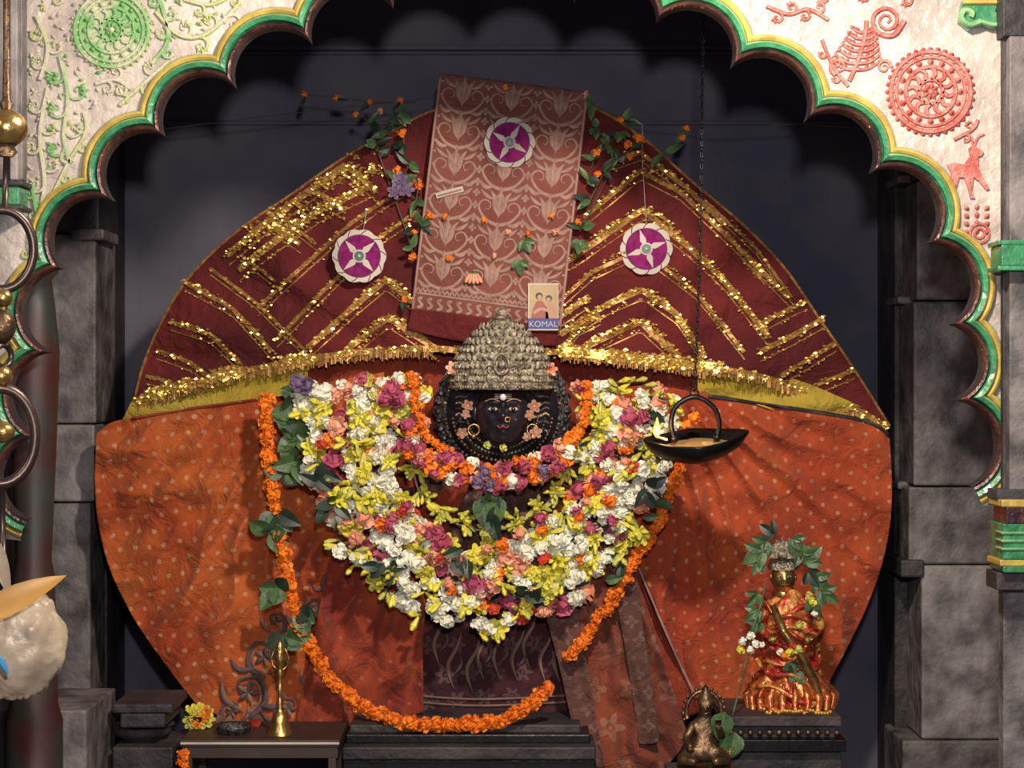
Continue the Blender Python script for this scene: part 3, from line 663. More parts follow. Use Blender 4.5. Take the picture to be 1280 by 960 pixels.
for i in range(44):
    a=2*math.pi*i/44
    sph(mb,W(628+80*math.cos(a),514+80*math.sin(a),.004+CD),.0088,silver_d,8)
    if i%2: sph(mb,W(628+72*math.cos(a),514+72*math.sin(a),-.01+CD),.006,silver,8)
for k in range(4):
    rr=44+k*9
    for i in range(34):
        a=math.pi*(.02+.96*i/33); sph(mb,W(628+rr*math.cos(a),520+rr*.90*math.sin(a),-.04+CD+.005*k),.0060,silver_d if k%2 else brassd,7)
mb.obj('silver_collar',parent=root)
mb=MB()
for cx,cy,r_ in((585,507,.016),(582,518,.012),(668,508,.018),(662,519,.014),(670,541,.017),(578,541,.015),(659,546,.012)):
    bloom(mb,W(cx,cy,-.17),r_*1.15,(R(-.3,.3),-1,R(-.2,.3)),sand,f_peach,5,2)
for cx,cy in((566,460),(688,462)): bloom(mb,W(cx,cy,-.16),.022,(0,-1,.1),f_peach,f_or,6,2)
for cx,cy in((629,560),(610,556)): pompom(mb,W(cx,cy,-.20),.013,f_yg,16)
mb.obj('ear_ornaments',parent=root)
mb=MB()
cprof=[(487,60),(480,63),(472,63),(466,60),(455,58),(443,53),(430,44),(418,33),(408,23),(402,17),(398,13),(394,9),(390,6),(383,2)]
CY=-.14
lathe(mb,627,CY,cprof,silver,56,.65,lambda a,py:1+.03*math.cos(a*14))
def cr(py):
    for i in range(len(cprof)-1):
        if cprof[i+1][0]<=py<=cprof[i][0]:
            t=(cprof[i][0]-py)/(cprof[i][0]-cprof[i+1][0]); return cprof[i][1]*(1-t)+cprof[i+1][1]*t
    return 2
for row,py in enumerate([484,476,468]):
    for i in range(44):
        a=math.pi+math.pi*(i+.5*(row%2))/44; r=cr(py)+1.5; sph(mb,W(627,py,CY)+Vector((r*kk(CY)*math.cos(a),r*kk(CY)*.65*math.sin(a),0)),.0052,silver,6)
for row,py in enumerate([459,449,439,429,419,410]):
    r=cr(py)+1; m_=max(6,int(r*.42))
    for i in range(m_):
        a=math.pi+math.pi*(i+.5*(row%2)+.25)/m_; d=Vector((math.cos(a),.65*math.sin(a),0)); c=W(627,py,CY)+d*r*kk(CY)
        t=Vector((-math.sin(a),.65*math.cos(a),0)).normalized(); up=Vector((0,0,1)); s=.0115
        q=[c-t*s*.9-up*s*.6,c+t*s*.9-up*s*.6,c+t*s*.9+up*s*.3,c+up*s*1.6,c-t*s*.9+up*s*.3,c+d*.011]
        mb.add(q,[(0,1,5),(1,2,5),(2,3,5),(3,4,5),(4,0,5)],silver); sph(mb,c+d*.008,.0035,silver_d,6)
for s in(-1,1):
    for k in range(3):
        cx=627+s*(14+k*13); cy=462-k*1; tube(mb,[W(cx+s*8*(1-t)*math.cos(t*9),cy-8*(1-t)*math.sin(t*9),CY-.65*.155+.030*k) for t in[j/14 for j in range(15)]],.0035,silver,6)
tube(mb,[W(627+9*math.cos(a*.4),455+13*math.sin(a*.4),CY-.11) for a in range(16)],.004,silver,6,True); sph(mb,W(627,455,CY-.11),.012,silver,8)
sph(mb,W(627,385,CY),.007,silver,8); sph(mb,W(627,398,CY),.032,silver,10,(1,1,.35))
mb.obj('silver_crown',smooth=False,parent=root)

# ---------------------------------------------------------------- garlands
mb=MB()
outer=[(428,484),(430,545),(442,602),(466,656),(505,700),(555,728),(608,737),(662,724),(708,696),(749,654),(775,606),(788,550),(800,492)]
P=resample(outer,150)
kinds=['W','Y','W','P','W','Y','O','W','Y','W','Y','P','W']
for i,p in enumerate(P):
    a=P[max(i-1,0)];b=P[min(i+1,149)];t=(b-a).normalized();q=Vector((-t.y,t.x))
    seg=(i//5); wd=1.05+.12*math.sin(i*.35)
    for k in range(5):
        if R(0,1)<.05: continue
        o=(k-2)*20*wd+R(-8,8); c=p+q*o+t*R(-5,5)
        kd=kinds[(seg*5+k*3+(1 if R(0,1)<.2 else 0))%len(kinds)]
        y=-.09-R(0,.06)-.03*(1-abs(k-2)/2)
        w=W(c.x,c.y,y)
        if kd=='W':
            if R(0,1)<.9: pompom(mb,w,R(.019,.029),f_white,20,wid=.5)
        elif kd=='Y':
            if R(0,1)<.35: bloom(mb,w,R(.025,.035),(R(-.6,.6),-1,R(-.5,.5)),f_yel,f_yg,6,2)
            for _ in range(2): bud(mb,w,(R(-1,1),R(-1,-.1),R(-1,.6)),R(.035,.055),R(.007,.011),f_yel if R(0,1)<.6 else f_yg,leafm)
        elif kd=='P':
            if i%2==0: pompom(mb,w,R(.026,.036),f_pink if R(0,1)<.65 else f_peach,18,wid=.6)
        else:
            if R(0,1)<.7: pompom(mb,w,R(.02,.026),f_or if R(0,1)<.4 else f_peach,20)
            if R(0,1)<.4: pompom(mb,w+Vector((R(-.02,.02),0,R(-.02,.02))),.022,f_red if R(0,1)<.4 else f_white,18)
for _ in range(85):
    x=R(440,530);y=R(474,575)
    pompom(mb,W(x,y,-.09-R(0,.05)),R(.02,.03),random.choice([f_white,f_pink,f_yg,f_yel,f_white,f_peach,f_or]),18,wid=.5)
for _ in range(30):
    x=R(470,770);y=R(600,700)
    if math.hypot(x-612,(y-580)*1.1)<95: continue
    pompom(mb,W(x,y,-.16-R(0,.02)),R(.02,.028),random.choice([f_pink,f_peach,f_or,f_red,f_pink]),18,wid=.5)
for _ in range(110):
    x=R(712,842);y=R(476,590)
    if x>800 and y>535: continue
    if R(0,1)<.45: pompom(mb,W(x,y,-.08-R(0,.04)),R(.018,.026),random.choice([f_white,f_white,f_peach,f_yg,f_yel,f_pink]),18,wid=.5)
    else: bud(mb,W(x,y,-.1),(R(-1,1),-.5,R(-1,.3)),R(.04,.055),.009,random.choice([f_yel,f_yg]),leafm)
for _ in range(46):
    i=random.randrange(150);p=P[i]; c=W(p.x+R(-46,46),p.y+R(-36,36),-.10-R(0,.05)); leaf(mb,c,(R(-1,1),-.3,R(-1,.2)),R(.05,.08),R(.02,.035),leafd if R(0,1)<.7 else leafm)
for (x,y) in((414,628),(802,606),(476,712),(404,600),(662,742),(575,695)):
    for k in range(4): leaf(mb,W(x+R(-12,12),y+R(-10,10),-.17),(R(-1,1),-.3,R(-1,.5)),.07,.035,leafd)
mb.obj('white_yellow_flower_garland',smooth=False)
mb=MB()
inner=[(512,560),(518,595),(530,625),(560,650),(612,664),(658,650),(690,622),(708,588),(720,560)]
P=resample(inner,11)
for i,p in enumerate(P):
    base=W(p.x,p.y,-.10)
    for _ in range(15):
        d=Vector((R(-.8,.8),R(-.9,-.1),R(-1.1,.5))); bud(mb,base+Vector((R(-.015,.015),0,R(.0,.03))),d,R(.035,.055),R(.006,.009),f_yg if R(0,1)<.65 else f_yel,leafm)
tube(mb,[W(p.x,p.y,-.10) for p in resample(inner,60)],.003,thread,5)
mb.obj('tuberose_bud_garland',smooth=False)
mb=MB()
nk=[(508,545),(535,574),(572,588),(615,597),(655,591),(688,578),(716,558)]
P=resample(nk,24)
for i,p in enumerate(P):
    for k in range(2):
        m_=[f_pink,f_or,f_white,f_pink,f_or,f_peach,f_pink,f_or][(i+3*k)%8]
        pompom(mb,W(p.x+R(-5,5),p.y-10+20*k+R(-4,4),-.18-R(0,.03)),R(.022,.03),m_,22,wid=.5)
for x,y in((606,590),(612,606),(598,602),(680,588)): pompom(mb,W(x,y,-.22),.022,f_pur,18,wid=.5)
for a in([(516,468),(517,490),(522,515),(536,545),(566,566)],[(732,482),(731,505),(724,540),(704,562),(668,572)]):
    for p in resample(a,12): pompom(mb,W(p.x+R(-4,4),p.y,-.15-R(0,.02)),R(.016,.022),f_or,24)
for x,y,m_ in((490,485,f_pink),(482,500,f_pink),(498,500,f_pink),(515,560,f_white),(505,556,f_pink),(385,482,f_pur),(372,478,f_pur),(395,490,f_white)): pompom(mb,W(x,y,-.17),.028,m_,22,wid=.6)
mb.obj('flower_necklace',smooth=False)
def marig(name,pts,rp=8.5,y0=-.07,dep=None,sp=9):
    global mb
    mb=MB(); L=sum((Vector(pts[i+1])-Vector(pts[i])).length for i in range(len(pts)-1)); n=int(L/sp)
    for i,p in enumerate(resample(pts,n)):
        y=dep(p.x,p.y)-.05
        for _ in range(2): pompom(mb,W(p.x+R(-3,3),p.y+R(-3,3),y-R(-.01,.02)),rp/400*R(.85,1.15),f_or,24)
    tube(mb,[W(p.x,p.y,dep(p.x,p.y)-.05) for p in resample(pts,60)],.003,thread,5)
    return mb
m1=marig('m',[(333,498),(334,560),(342,630),(355,700),(370,765),(390,812),(415,850),(455,882),(510,903),(570,905),(620,902),(660,882),(682,862)],9,dep=lambda x,y:min(body_y(x,y),0.0) if x<430 else min(body_y(x,y),-.01)-.12*min((x-430)/80.,1)); 
for (x,y) in ((372,515),(372,545),(372,575),(355,590),(345,640),(338,665),(348,735),(372,762),(378,495),(382,530),(355,795)):
    c=W(x,y,min(body_y(x,y),.03)-.09)
    for k in range(4): leaf(m1,c,(R(-1,1),-.3,R(-1,.4)),R(.06,.10),R(.05,.065),leafm if R(0,1)<.6 else leafd)
m1.obj('marigold_garland',smooth=False)
marig('m',[(850,585),(838,615),(822,655),(800,690),(775,735),(745,780),(712,820)],7.5,dep=lambda x,y:min(right_y(x,y),-.05)).obj('marigold_garland.001',smooth=False)
mb=MB()
for x,y,s in((612,640,.10),(625,632,.09),(602,632,.09),(618,620,.07)): 
    leaf(mb,W(x,y-12,-.16),(R(-.4,.4),-.2,-1),s,s*.6,leafm); leaf(mb,W(x,y,-.16),(R(-.6,.6),-.2,-.9),s,s*.55,leafd)
for x,y in((555,678),(610,668)): pompom(mb,W(x,y,-.15),.03,f_pink if x<600 else f_yg,20)
mb.obj('leaf_pendant',smooth=False)

# sprigs
def sprig(pts):
    mb=MB()
    for (x,y) in pts:
        d=fan_y(x,y)-.05; c=W(x,y,d)
        for k in range(3): leaf(mb,c,(R(-1,1),-.4,R(-1,1)),R(.035,.065),R(.018,.03),leafm if R(0,1)<.7 else leafd)
        if R(0,1)<.6: 
            q=c+Vector((R(-.05,.05),-.01,R(-.05,.05))); pompom(mb,q,R(.010,.016),f_or if R(0,1)<.75 else f_peach,18)
            tube(mb,[c,(c+q)/2+Vector((0,0,.01)),q],.002,stemm,5)
    tube(mb,[W(x,y,fan_y(x,y)-.03) for x,y in pts],.0025,stemm,5)
    return mb
m=sprig([(462,155),(482,168),(500,140),(492,150),(505,180),(488,185),(512,205),(500,228),(520,250),(525,280),(515,310),(470,182)])
for x,y in((500,225),(508,237),(494,240)): bloom(m,W(x,y,fan_y(x,y)-.07),.026,(R(-.4,.4),-1,.2),f_pur,f_pur,6,2)
for x,y in((500,125),(462,128),(420,122),(380,118),(518,290),(505,375)): pompom(m,W(x,y,fan_y(x,y)-.04),.012,f_or,16); leaf(m,W(x,y,fan_y(x,y)-.04),(R(-1,1),0,R(-1,0)),.04,.02,leafd)
m.obj('flower_sprig',smooth=False)
m=sprig([(745,160),(760,180),(775,165),(742,200),(735,225),(755,215),(738,250),(728,285),(770,200),(800,180),(780,150),(740,130)])
for x,y in((803,175),(852,172),(858,160),(775,150)): pompom(m,W(x,y,fan_y(x,y)-.04),.013,f_or,18); 
for x,y in((832,190),(845,178),(815,208)): leaf(m,W(x,y,fan_y(x,y)-.04),(R(0,1),0,R(-.5,1)),.06,.025,leafm)
tube(m,[W(x,y,fan_y(x,y)-.03) for x,y in((790,220),(820,205),(840,185),(858,165))],.002,stemm,5)
m.obj('flower_sprig.001',smooth=False)
mb=MB()
for x,y,k in((556,270,1),(562,322,1),(635,290,3),(650,325,0),(655,300,0),(690,270,1),(618,320,3),(605,275,1),(660,292,1),(632,110,1),(725,300,0),(694,290,3)):
    c=W(x,y,br_y(x,y)-.025)
    if k==0: trileaf(mb,c,.05,leafm)
    else: pompom(mb,c,.011,[f_or,f_or,f_yel,f_peach][k],16)
for i in range(5): bud(mb,W(592+(i-2)*2,341,br_y(592,345)-.02),((i-2)*.25,-.2,-1),.035,.007,f_peach,leafm)
mb.obj('scattered_blossoms',smooth=False)
mb=MB()
tube(mb,[W(x,y,.3) for x,y in((130,170),(380,140),(560,120),(740,140),(900,160),(1000,155),(1135,165))],.0015,stemm,5)
tube(mb,[W(x,y,.3) for x,y in((380,118),(420,122),(470,128),(520,128))],.0018,stemm,5)
mb.obj('strung_thread')

# ---------------------------------------------------------------- hanging oil lamp
LY=-.5; mb=MB()
nA=64
def sh(a): return 1/(abs(math.cos(a))**1.35+abs(math.sin(a))**1.35)**(1/1.35)
LC=W(870,551,LY); ra=66*kk(LY)
vs=[];fs=[]
rings=[(.80,-.006),(.88,.0),(1.,.010),(1.01,.004),(.85,-.024),(.6,-.046),(.3,-.058),(.02,-.060)]
allr=[(.02,-.040),(.4,-.036),(.65,-.020)]+rings
for r,z in allr:
    for i in range(nA):
        a=2*math.pi*i/nA; s=sh(a) if r>.5 else (sh(a)*(r/.5)+1*(1-r/.5))
        lift=.008*abs(math.cos(a))**4 if r>.9 else 0
        dy=ra*.85*r*s*math.sin(a); dx=ra*r*s*math.cos(a)
        vs.append(LC+Vector((dx,dy,z+lift+dy*.18+dx*.08)))
for j in range(len(allr)-1):
    for i in range(nA): fs.append((j*nA+i,j*nA+(i+1)%nA,(j+1)*nA+(i+1)%nA,(j+1)*nA+i))
mb.add(vs,fs,black)
oil=mat('lamp_oil',(.40,.27,.12),.12); vs=[]
for i in range(32):
    a=2*math.pi*i/32; dx=ra*.66*sh(a)*math.cos(a); dy=ra*.58*sh(a)*math.sin(a); vs.append(LC+Vector((dx,dy,-.010+dy*.18+dx*.08)))
mb.add(vs,[tuple(range(32))],oil)
hd=[(843,549),(839,528),(845,508),(868,496),(891,508),(899,528),(896,547)]
tube(mb,[W(p.x,p.y,LY) for p in resample(hd,24)],.0075,black,8)
for x,y in((843,549),(896,547)): sph(mb,W(x,y,LY),.012,black,8)
tube(mb,[W(868+5*math.cos(a),492+6*math.sin(a),LY) for a in [i*.5236 for i in range(12)]],.003,black,6,True)
nL=74
for i in range(nL):
    t=i/(nL-1); x=868+15*t+2*math.sin(t*5); y=486-520*t; c=W(x,y,LY); r=.0066
    ax=Vector((1,0,0)) if i%2 else Vector((0,1,0))
    tube(mb,[c+ax*r*.6*math.cos(a)+Vector((0,0,r*1.25*math.sin(a))) for a in[j*.785 for j in range(8)]],.0024,black,5,True)
flo=mat('flame_outer',(1,.4,.05),.5,emit=(1,.22,.03),estr=5); flm=mat('flame_core',(1,.7,.3),.5,emit=(1,.62,.25),estr=9)
fl=W(821,541,LY-.02); tube(mb,[fl+Vector((0,0,-.012)),fl,fl+Vector((0,0,.014)),fl+Vector((.001,0,.028)),fl+Vector((.001,0,.044))],[.004,.011,.010,.005,.0008],flo,10)
tube(mb,[fl+Vector((0,-.009,-.006)),fl+Vector((0,-.010,.004)),fl+Vector((0,-.009,.018))],[.003,.006,.001],flm,8)
tube(mb,[fl+Vector((.03,.01,-.020)),fl+Vector((0,0,-.012))],.004,ivory,6)
pompom(mb,W(868,522,LY+.02),.02,f_or,22); pompom(mb,W(858,530,LY+.02),.015,f_or,22)
mb.obj('hanging_oil_lamp')

# ---------------------------------------------------------------- pedestals
def ped(m):
    box(m,437,726,906,918,-.16,.3,stone_d); box(m,432,738,918,930,-.20,.3,black); box(m,428,745,934,950,-.26,.3,stone_d); box(m,440,738,930,934,-.18,.3,black)
    a=W(428,950,-.24); b=W(745,950,-.24); boxw(m,a.x,b.x,-.24,.3,0,a.z,black)
single('black_stone_pedestal',ped,smooth=False,bevel=.005)
woodm=mat('dark_wood',(.05,.03,.025),.5)
def tab(m):
    box(m,225,424,928,931,-.34,-.335,ivory); box(m,225,424,925,934,-.335,-.02,woodm); box(m,228,422,934,948,-.33,-.03,woodm)
    for x in(230,410):
        a=W(x,948,-.33);b=W(x+10,948,-.33); boxw(m,a.x,b.x,-.33,-.29,0,a.z,woodm); boxw(m,a.x,b.x,-.07,-.03,0,a.z,woodm)
single('low_wooden_table',tab,smooth=False,bevel=.002)
def rp(m):
    box(m,905,1052,896,908,-.34,.0,stone_d); box(m,912,1045,908,925,-.31,-.02,stone_d); box(m,900,1058,925,940,-.36,.0,black)
    a=W(905,940,-.33);b=W(1052,940,-.33); boxw(m,a.x,b.x,-.33,.0,0,a.z,stone_d)
    for i in range(12): sph(m,W(914+12*i,916,-.32),.010,brassd,8)
single('idol_plinth',rp,smooth=False,bevel=.005)
mb=MB()
lathe(mb,292,-.22,[(926,12),(922,12),(915,20),(908,23),(905,23),(907,20),(914,12)],silver_d,24)
mb.obj('steel_bowl')
mb=MB()
for _ in range(14): bloom(mb,W(R(236,262),R(888,905),-.12-R(0,.03)),.026,(R(-.5,.5),-1,.5),random.choice([f_yel,f_yg,f_yg,f_or]),f_yg,6,2)
for _ in range(6): leaf(mb,W(R(236,262),R(900,920),-.13),(R(-1,1),-.5,R(-.3,.8)),.06,.03,leafd)
for _ in range(10): pompom(mb,W(R(225,232),R(935,965),-.37),.014,f_or,18)
mb.obj('offering_flowers',smooth=False)
mb=MB()
for i in range(9): leaf(mb,W(262+i*7,912-R(0,8),-.10),(R(-1,1),-.5,R(.1,.6)),.06,.03,[sand,f_red,cream][i%3])
mb.obj('folded_cloth_offering')
mb=MB()
lathe(mb,350,-.24,[(926,17),(925,20),(922,20),(918,16),(910,12.5),(900,11),(893,9),(889,5),(886,3.2),(880,5),(876,3.2),(866,3),(862,5.5),(858,3),(846,3),(842,5),(838,3),(828,5),(822,8),(816,4),(810,6),(804,3),(797,1)],brass,28)
for s in(-1,1): tube(mb,[W(350+s*x,y,-.24) for x,y in((3,838),(9,832),(11,822),(7,812),(2,808))],.0035,brass,6)
mb.obj('brass_hand_bell')

# ---------------------------------------------------------------- small dressed deity on right
DY=-.16
droot=bpy.data.objects.new('dressed_brass_deity',None); bpy.context.collection.objects.link(droot)
mb=MB()
lathe(mb,990,DY,[(896,36),(893,40),(889,40),(886,32),(880,32)],brass,32,.8)
def wr(a,py): return 1+.06*math.sin(a*9+py/9)+.045*math.sin(a*17-py/5)+.16*noise.noise(Vector((math.cos(a)*2,math.sin(a)*2,py/14)))
P_=[(884,44),(878,50),(866,50),(854,47),(846,42),(838,37),(826,33),(812,34),(800,31),(786,35),(772,33),(760,30),(750,24),(742,14),(736,9)]
fine=[]
for i in range(len(P_)-1):
    for q in range(3): t=q/3; fine.append((P_[i][0]*(1-t)+P_[i+1][0]*t,P_[i][1]*(1-t)+P_[i+1][1]*t))
fine.append(P_[-1])
lathe(mb,988,DY,[p for p in fine if p[0]>=838],satin,72,.75,wr); lathe(mb,988,DY,[p for p in fine if p[0]<=841],satinr,72,.75,wr)
for i in range(12):
    py=752+i*11+R(-3,3); r=[28,33,35,34,33,32,34,35,40,45,50,51][i]; ph=R(-.5,.5)
    tube(mb,[W(988,py,DY)+Vector((r*kk(DY)*1.03*math.cos(a),r*kk(DY)*.80*math.sin(a),.03*math.sin(a+ph*3)+.012*math.sin(a*4+i))) for a in[math.pi+j*math.pi/20 for j in range(21)]],[.003+.006*abs(math.sin(j*.4+i)) for j in range(21)],satin if i%2 else satinr,6)
for i in range(11):
    a=math.pi+math.pi*(i+.5)/11; c=W(988,850,DY)+Vector((44*kk(DY)*math.cos(a),34*kk(DY)*math.sin(a),0)); tube(mb,[c,c+Vector((.03*math.cos(a),.02*math.sin(a),-.04)),c+Vector((.022*math.cos(a),.02*math.sin(a),-.085))],[.005,.013,.009],satin,6)
tube(mb,[W(x,y,DY-z) for x,y,z in((966,756,.09),(980,790,.11),(1002,820,.11),(1018,850,.10),(1026,876,.07))],[.010,.013,.012,.013,.010],brass,8)
mb.obj('satin_robe',parent=droot)
mb=MB()
c=W(979,722,DY); r=.042
vs=[];fs=[]
for j in range(25):
    th=math.pi*j/24
    for i in range(32):
        a=2*math.pi*i/32; x=math.sin(th)*math.cos(a);y=math.sin(th)*math.sin(a);z=math.cos(th); d=0
        if y<0: d=.28*G(x,z,0,-.05,.13,.2)+.1*G(x,z,0,-.45,.22,.1)+.08*G(x,z,0,-.8,.2,.15)-.08*(G(x,z,.35,.15,.18,.12)+G(x,z,-.35,.15,.18,.12))
        vs.append(c+Vector((x*r*.9,(y*.9-d)*r,z*r*1.2)))
for j in range(24):
    for i in range(32): fs.append((j*32+i,j*32+(i+1)%32,(j+1)*32+(i+1)%32,(j+1)*32+i))
mb.add(vs,fs,brass)
for s in(-1,1):
    e=c+Vector((s*.32*r,-.84*r,.15*r)); sph(mb,e,.15*r,eyew,10,(1,.4,.5)); sph(mb,e+Vector((0,-.05*r,0)),.07*r,black,8); sph(mb,c+Vector((s*.9*r,0,0)),.25*r,brass,8,(.4,.6,1.1))
tube(mb,[c+Vector((t*.25*r,-1.0*r+.1*t*t*r,-.42*r)) for t in(-1,-.5,0,.5,1)],.05*r,lipm,6)
lathe(mb,979,DY,[(712,18),(708,20),(702,18),(695,13),(690,13),(685,6),(676,2)],silver,24,.9)
for i in range(9):
    a=math.pi*(i/8); d=Vector((math.cos(a),0,math.sin(a))); p=W(978,694,DY-.05)
    leaf(mb,p,d,.058,.020,silver,Vector((0,-1,0)),.05)
sph(mb,W(978,694,DY-.06),.016,silver,10)
lathe(mb,979,DY,[(746,11),(735,9),(730,9)],brass,16)
for s in(-1,1):
    A=[W(988+s*26,760,DY),W(988+s*38,782,DY-.03),W(988+s*22,800,DY-.11)]
    tube(mb,[Vector(p) for p in resample(A,10)],[.017,.017,.016,.015,.014,.013,.012,.011,.010,.010],satinr,10)
    hnd=A[2]; sph(mb,hnd,.012,brass,8,(1,.6,1))
    for f in range(4): tube(mb,[hnd+Vector(((f-1.5)*.005,-.004,.004)),hnd+Vector(((f-1.5)*.006,-.010,.016)),hnd+Vector(((f-1.5)*.006,-.016,.024-abs(f-1.5)*.002))],[.003,.0028,.002],brass,5)
    tube(mb,[hnd+Vector((s*.01,-.004,0)),hnd+Vector((s*.018,-.008,.012))],[.0035,.0025],brass,5)
mb.obj('figure',parent=droot)
mb=MB()
for x,y,s,dx in((952,688,.065,-1),(958,676,.055,-1),(1000,688,.06,1),(1006,702,.065,1),(1018,722,.06,1),(1026,738,.06,1),(1010,715,.05,1),(1014,750,.05,1),(950,702,.045,-1),(948,762,.05,-1),(950,778,.045,-1),(948,742,.045,-1),(992,838,.05,1),(988,828,.04,1),(990,674,.05,1),(968,668,.05,-1)):
    trileaf(mb,W(x,y,DY-.07),s*1.15,leafm if R(0,1)<.7 else leafd,d0=Vector((dx*R(.3,1),-.2,R(-1,.4))))
strand=[(958,728),(950,760),(940,790),(932,830),(922,870),(912,910)]
tube(mb,[W(p.x,p.y,DY-.14) for p in resample(strand,20)],.003,leafm,5)
for x,y in((938,795),(928,802),(945,805),(988,815),(998,812),(980,820),(1012,745),(1016,752),(1000,782),(926,812),(938,812)): pompom(mb,W(x,y,DY-.15),.014,random.choice([f_yel,f_yel,f_yg,f_or,f_white]),18)
for x,y in((1012,748),(1018,768),(1000,784),(990,806),(975,815),(952,806)): pompom(mb,W(x,y,DY-.14),.012,random.choice([f_red,f_white,f_peach]),16)
for x,y in((905,900),(918,925),(900,940)):
    for k in range(2): leaf(mb,W(x,y-10,DY-.36),(R(-.7,.7),-.2,-1),.085,.065,leafm)
pompom(mb,W(912,938,DY-.36),.014,f_or,18)
for i in range(24): sph(mb,W(955+3.6*i,889+R(-3,3),DY-.13-.03*math.sin(i/24*3.14)),.006,gold,6)
mb.obj('leaf_garland',smooth=False,parent=droot)

# small brass figurine
FY=-.5
V=[(880,938,FY,15),(880,922,FY,11),(880,906,FY,14),(881,896,FY,6),(882,884,FY-.005,9),(882,876,FY,7),
   (862,944,FY-.03,9),(850,950,FY-.07,7),(872,953,FY-.10,5),(900,944,FY-.03,9),(910,950,FY-.07,7),(890,953,FY-.10,5),
   (866,908,FY,6),(857,924,FY-.02,5),(864,936,FY-.07,4),(895,908,FY,6),(903,922,FY-.02,5),(898,908,FY-.08,4)]
E=[(0,1),(1,2),(2,3),(3,4),(4,5),(0,6),(6,7),(7,8),(0,9),(9,10),(10,11),(2,12),(12,13),(13,14),(2,15),(15,16),(16,17)]
def mkfig():
    me=bpy.data.meshes.new('seated_brass_figurine'); me.from_pydata([W(a,b,c) for a,b,c,_ in V],E,[]); me.materials.append(brassd)
    o=bpy.data.objects.new('seated_brass_figurine',me); bpy.context.collection.objects.link(o)
    bm=bmesh.new(); bm.from_mesh(me); L=bm.verts.layers.skin.verify(); bm.verts.ensure_lookup_table()
    for i,v in enumerate(V): bm.verts[i][L].radius=(v[3]/400,v[3]/400); bm.verts[i][L].use_root=(i==0)
    bm.to_mesh(me); bm.free()
    s=o.modifiers.new('sk','SKIN'); s.use_smooth_shade=True
    q=o.modifiers.new('ss','SUBSURF'); q.levels=2; q.render_levels=2; return o
fg=mkfig()
mb=MB()
lathe(mb,882,FY,[(880,10),(874,11),(868,8),(862,4),(856,1)],brassd,16)
for s in(-1,1):
    e=W(882+s*3.4,883,FY-.026); sph(mb,e,.004,brass,8); 
    for f in range(4): tube(mb,[W((864 if s<0 else 898)+(f-1.5)*1.8,(936 if s<0 else 908),FY-.085),W((864 if s<0 else 898)+(f-1.5)*2,(940 if s<0 else 900),FY-.095)],.0025,brassd,5)
sph(mb,W(882,887,FY-.030),.0045,brassd,8,(1,1,1.4)); tube(mb,[W(878,891,FY-.024),W(882,892,FY-.027),W(886,891,FY-.024)],.0018,brass,5)
tube(mb,[W(880+22*math.cos(a),890+26*math.sin(a),FY+.02) for a in[math.pi*.9+i*math.pi*1.2/20 for i in range(21)]],.006,brassd,6)
for i in range(16): a=math.pi*.9+i*math.pi*1.2/15; sph(mb,W(880+26*math.cos(a),890+30*math.sin(a),FY+.02),.006,brassd,6)
lathe(mb,880,FY-.02,[(972,36),(966,38),(962,32),(958,34),(954,34)],brassd,28,.9)
mb.obj('halo_and_base',parent=fg)
def fst(m):
    a=W(838,972,FY-.12);b=W(915,972,FY-.12); boxw(m,a.x,b.x,FY-.12,FY+.1,0,a.z,stone_d)
single('figurine_stand',fst,smooth=False,bevel=.004)

# ---------------------------------------------------------------- foreground hanging bell chain at left
BY=-2.6; k=kk(BY); mb=MB()
iron=mat('iron_ring',(.10,.07,.06),.35,.8)
sph(mb,W(8,160,BY),26*k,brass,24,(1,1,.92)); lathe(mb,8,BY,[(138,6),(130,9),(124,5),(60,4),(-120,4)],brassd,16)
lathe(mb,8,BY,[(196,8),(190,14),(184,10),(180,14)],brassd,16)
def rg(cx,cy,rx,ry,w): tube(mb,[W(cx+rx*math.cos(a*.1963),cy+ry*math.sin(a*.1963),BY+.02*math.cos(a*.1963)) for a in range(32)],w*k,iron,10,True)
tube(mb,[W(8,194,BY),W(6,262,BY)],4*k,iron,8)
rg(2,312,40,50,6); sph(mb,W(4,372,BY),12*k,brass,14); sph(mb,W(2,408,BY),18*k,brassd,16,(1,1,1.2)); rg(4,445,10,14,4); sph(mb,W(2,470,BY),14*k,brass,14)
rg(0,545,44,60,7); sph(mb,W(2,540,BY-.02),14*k,brass,14,(1.2,1,1)); tube(mb,[W(2,602,BY),W(4,700,BY)],4*k,iron,8)
chain=mb.obj('hanging_bell_chain')
mb=MB(); foil=mat('cream_foil_paper',(.52,.43,.31),.4,.1,(.36,.28,.20),14,1.,10); orf=mat('golden_orange_leaf',(.50,.26,.05),.45,.1)
vs=[];fs=[];C=W(24,805,BY)
for j in range(49):
    th=math.pi*j/48
    for i in range(64):
        a=2*math.pi*i/64; d=Vector((math.sin(th)*math.cos(a),math.sin(th)*math.sin(a),math.cos(th))); rr=56*k*(1+.10*noise.noise(d*2.3)+.09*abs(noise.noise(d*5))+.04*noise.noise(d*12)); vs.append(C+Vector((d.x*rr,d.y*rr*.8,d.z*rr*1.2)))
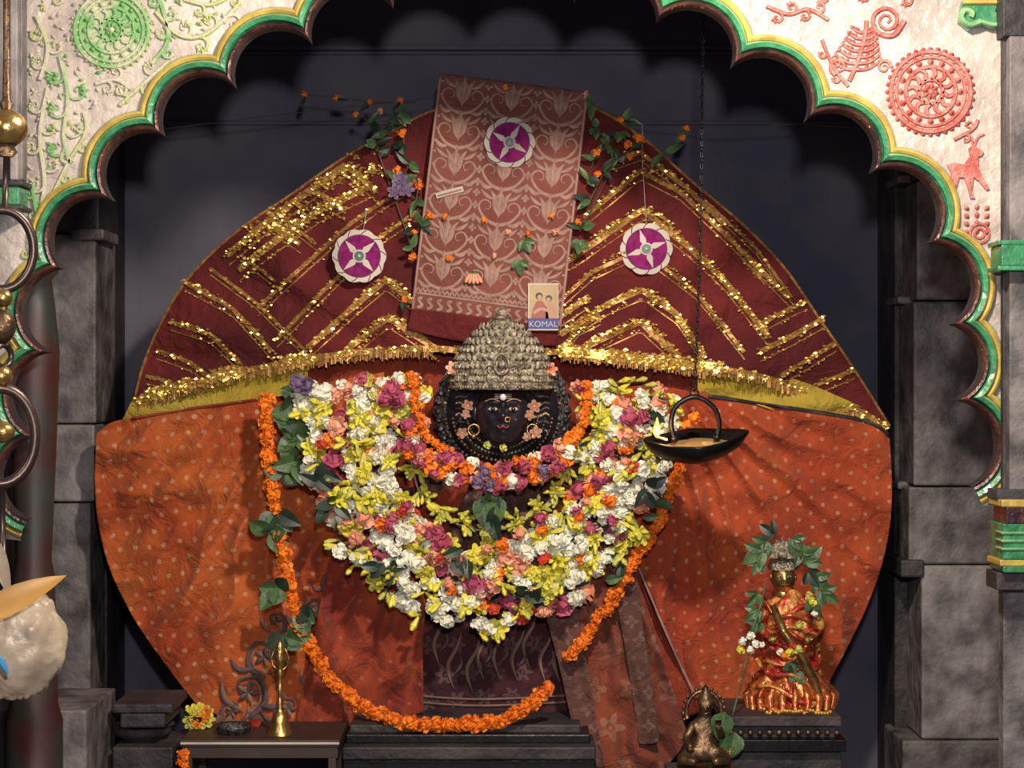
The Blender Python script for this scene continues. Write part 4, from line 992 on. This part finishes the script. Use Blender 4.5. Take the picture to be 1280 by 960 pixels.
for j in range(48):
    for i in range(64): fs.append((j*64+i,j*64+(i+1)%64,(j+1)*64+(i+1)%64,(j+1)*64+i))
mb.add(vs,fs,foil)
tube(mb,[W(4,700,BY),C],4*k,iron,8)
leaf(mb,W(-30,775,BY-.09),(1,0,.55),122*k,34*k,orf,Vector((.1,-1,.3))); leaf(mb,W(-10,670,BY-.05),(.3,0,-1),80*k,20*k,foil,Vector((.3,-1,0)))
tube(mb,[W(-10,815,BY-.085),W(2,828,BY-.125),W(10,842,BY-.125)],[5*k,5*k,2*k],mat('blue_ribbon',(.02,.2,.42),.4),8)
mb.obj('wrapped_pouch',parent=chain)

# ---------------------------------------------------------------- lights
def area(name,loc,tgt,e,size,col):
    l=bpy.data.lights.new(name,'AREA'); l.energy=e; l.size=size; l.color=col; o=bpy.data.objects.new(name,l); bpy.context.collection.objects.link(o)
    o.location=loc; o.rotation_euler=(Vector(tgt)-Vector(loc)).to_track_quat('-Z','Y').to_euler()
area('ceiling_lamp_light',(.40,-2.7,2.85),(0,0,1.2),92,.14,(1,.85,.68))
area('camera_flash_light',(.1,-5.9,1.95),(0,0,1.5),88,.12,(1,.93,.90))
area('upper_left_fill_light',(-2.2,-4.5,2.9),(-.8,-1,1.8),24,.4,(1,.80,.58))  # warm fill light added at the upper left, aimed toward the arch
pl_=bpy.data.lights.new('oil_flame_light','POINT'); pl_.energy=1.0; pl_.color=(1,.5,.2); pl_.shadow_soft_size=.02; o=bpy.data.objects.new('oil_flame_light',pl_); bpy.context.collection.objects.link(o); o.location=W(821,535,LY-.06)
w=bpy.data.worlds.new('world'); bpy.context.scene.world=w; w.use_nodes=True; w.node_tree.nodes['Background'].inputs[0].default_value=(.58,.50,.62,1); w.node_tree.nodes['Background'].inputs[1].default_value=.30
bpy.context.scene.view_settings.view_transform='Standard'
cam=bpy.data.cameras.new('camera'); cam.sensor_width=36; cam.lens=36*6/3.2; co=bpy.data.objects.new('camera',cam); bpy.context.collection.objects.link(co)
co.location=(0,CAMY,1.5); co.rotation_euler=(math.pi/2,0,0); bpy.context.scene.camera=co
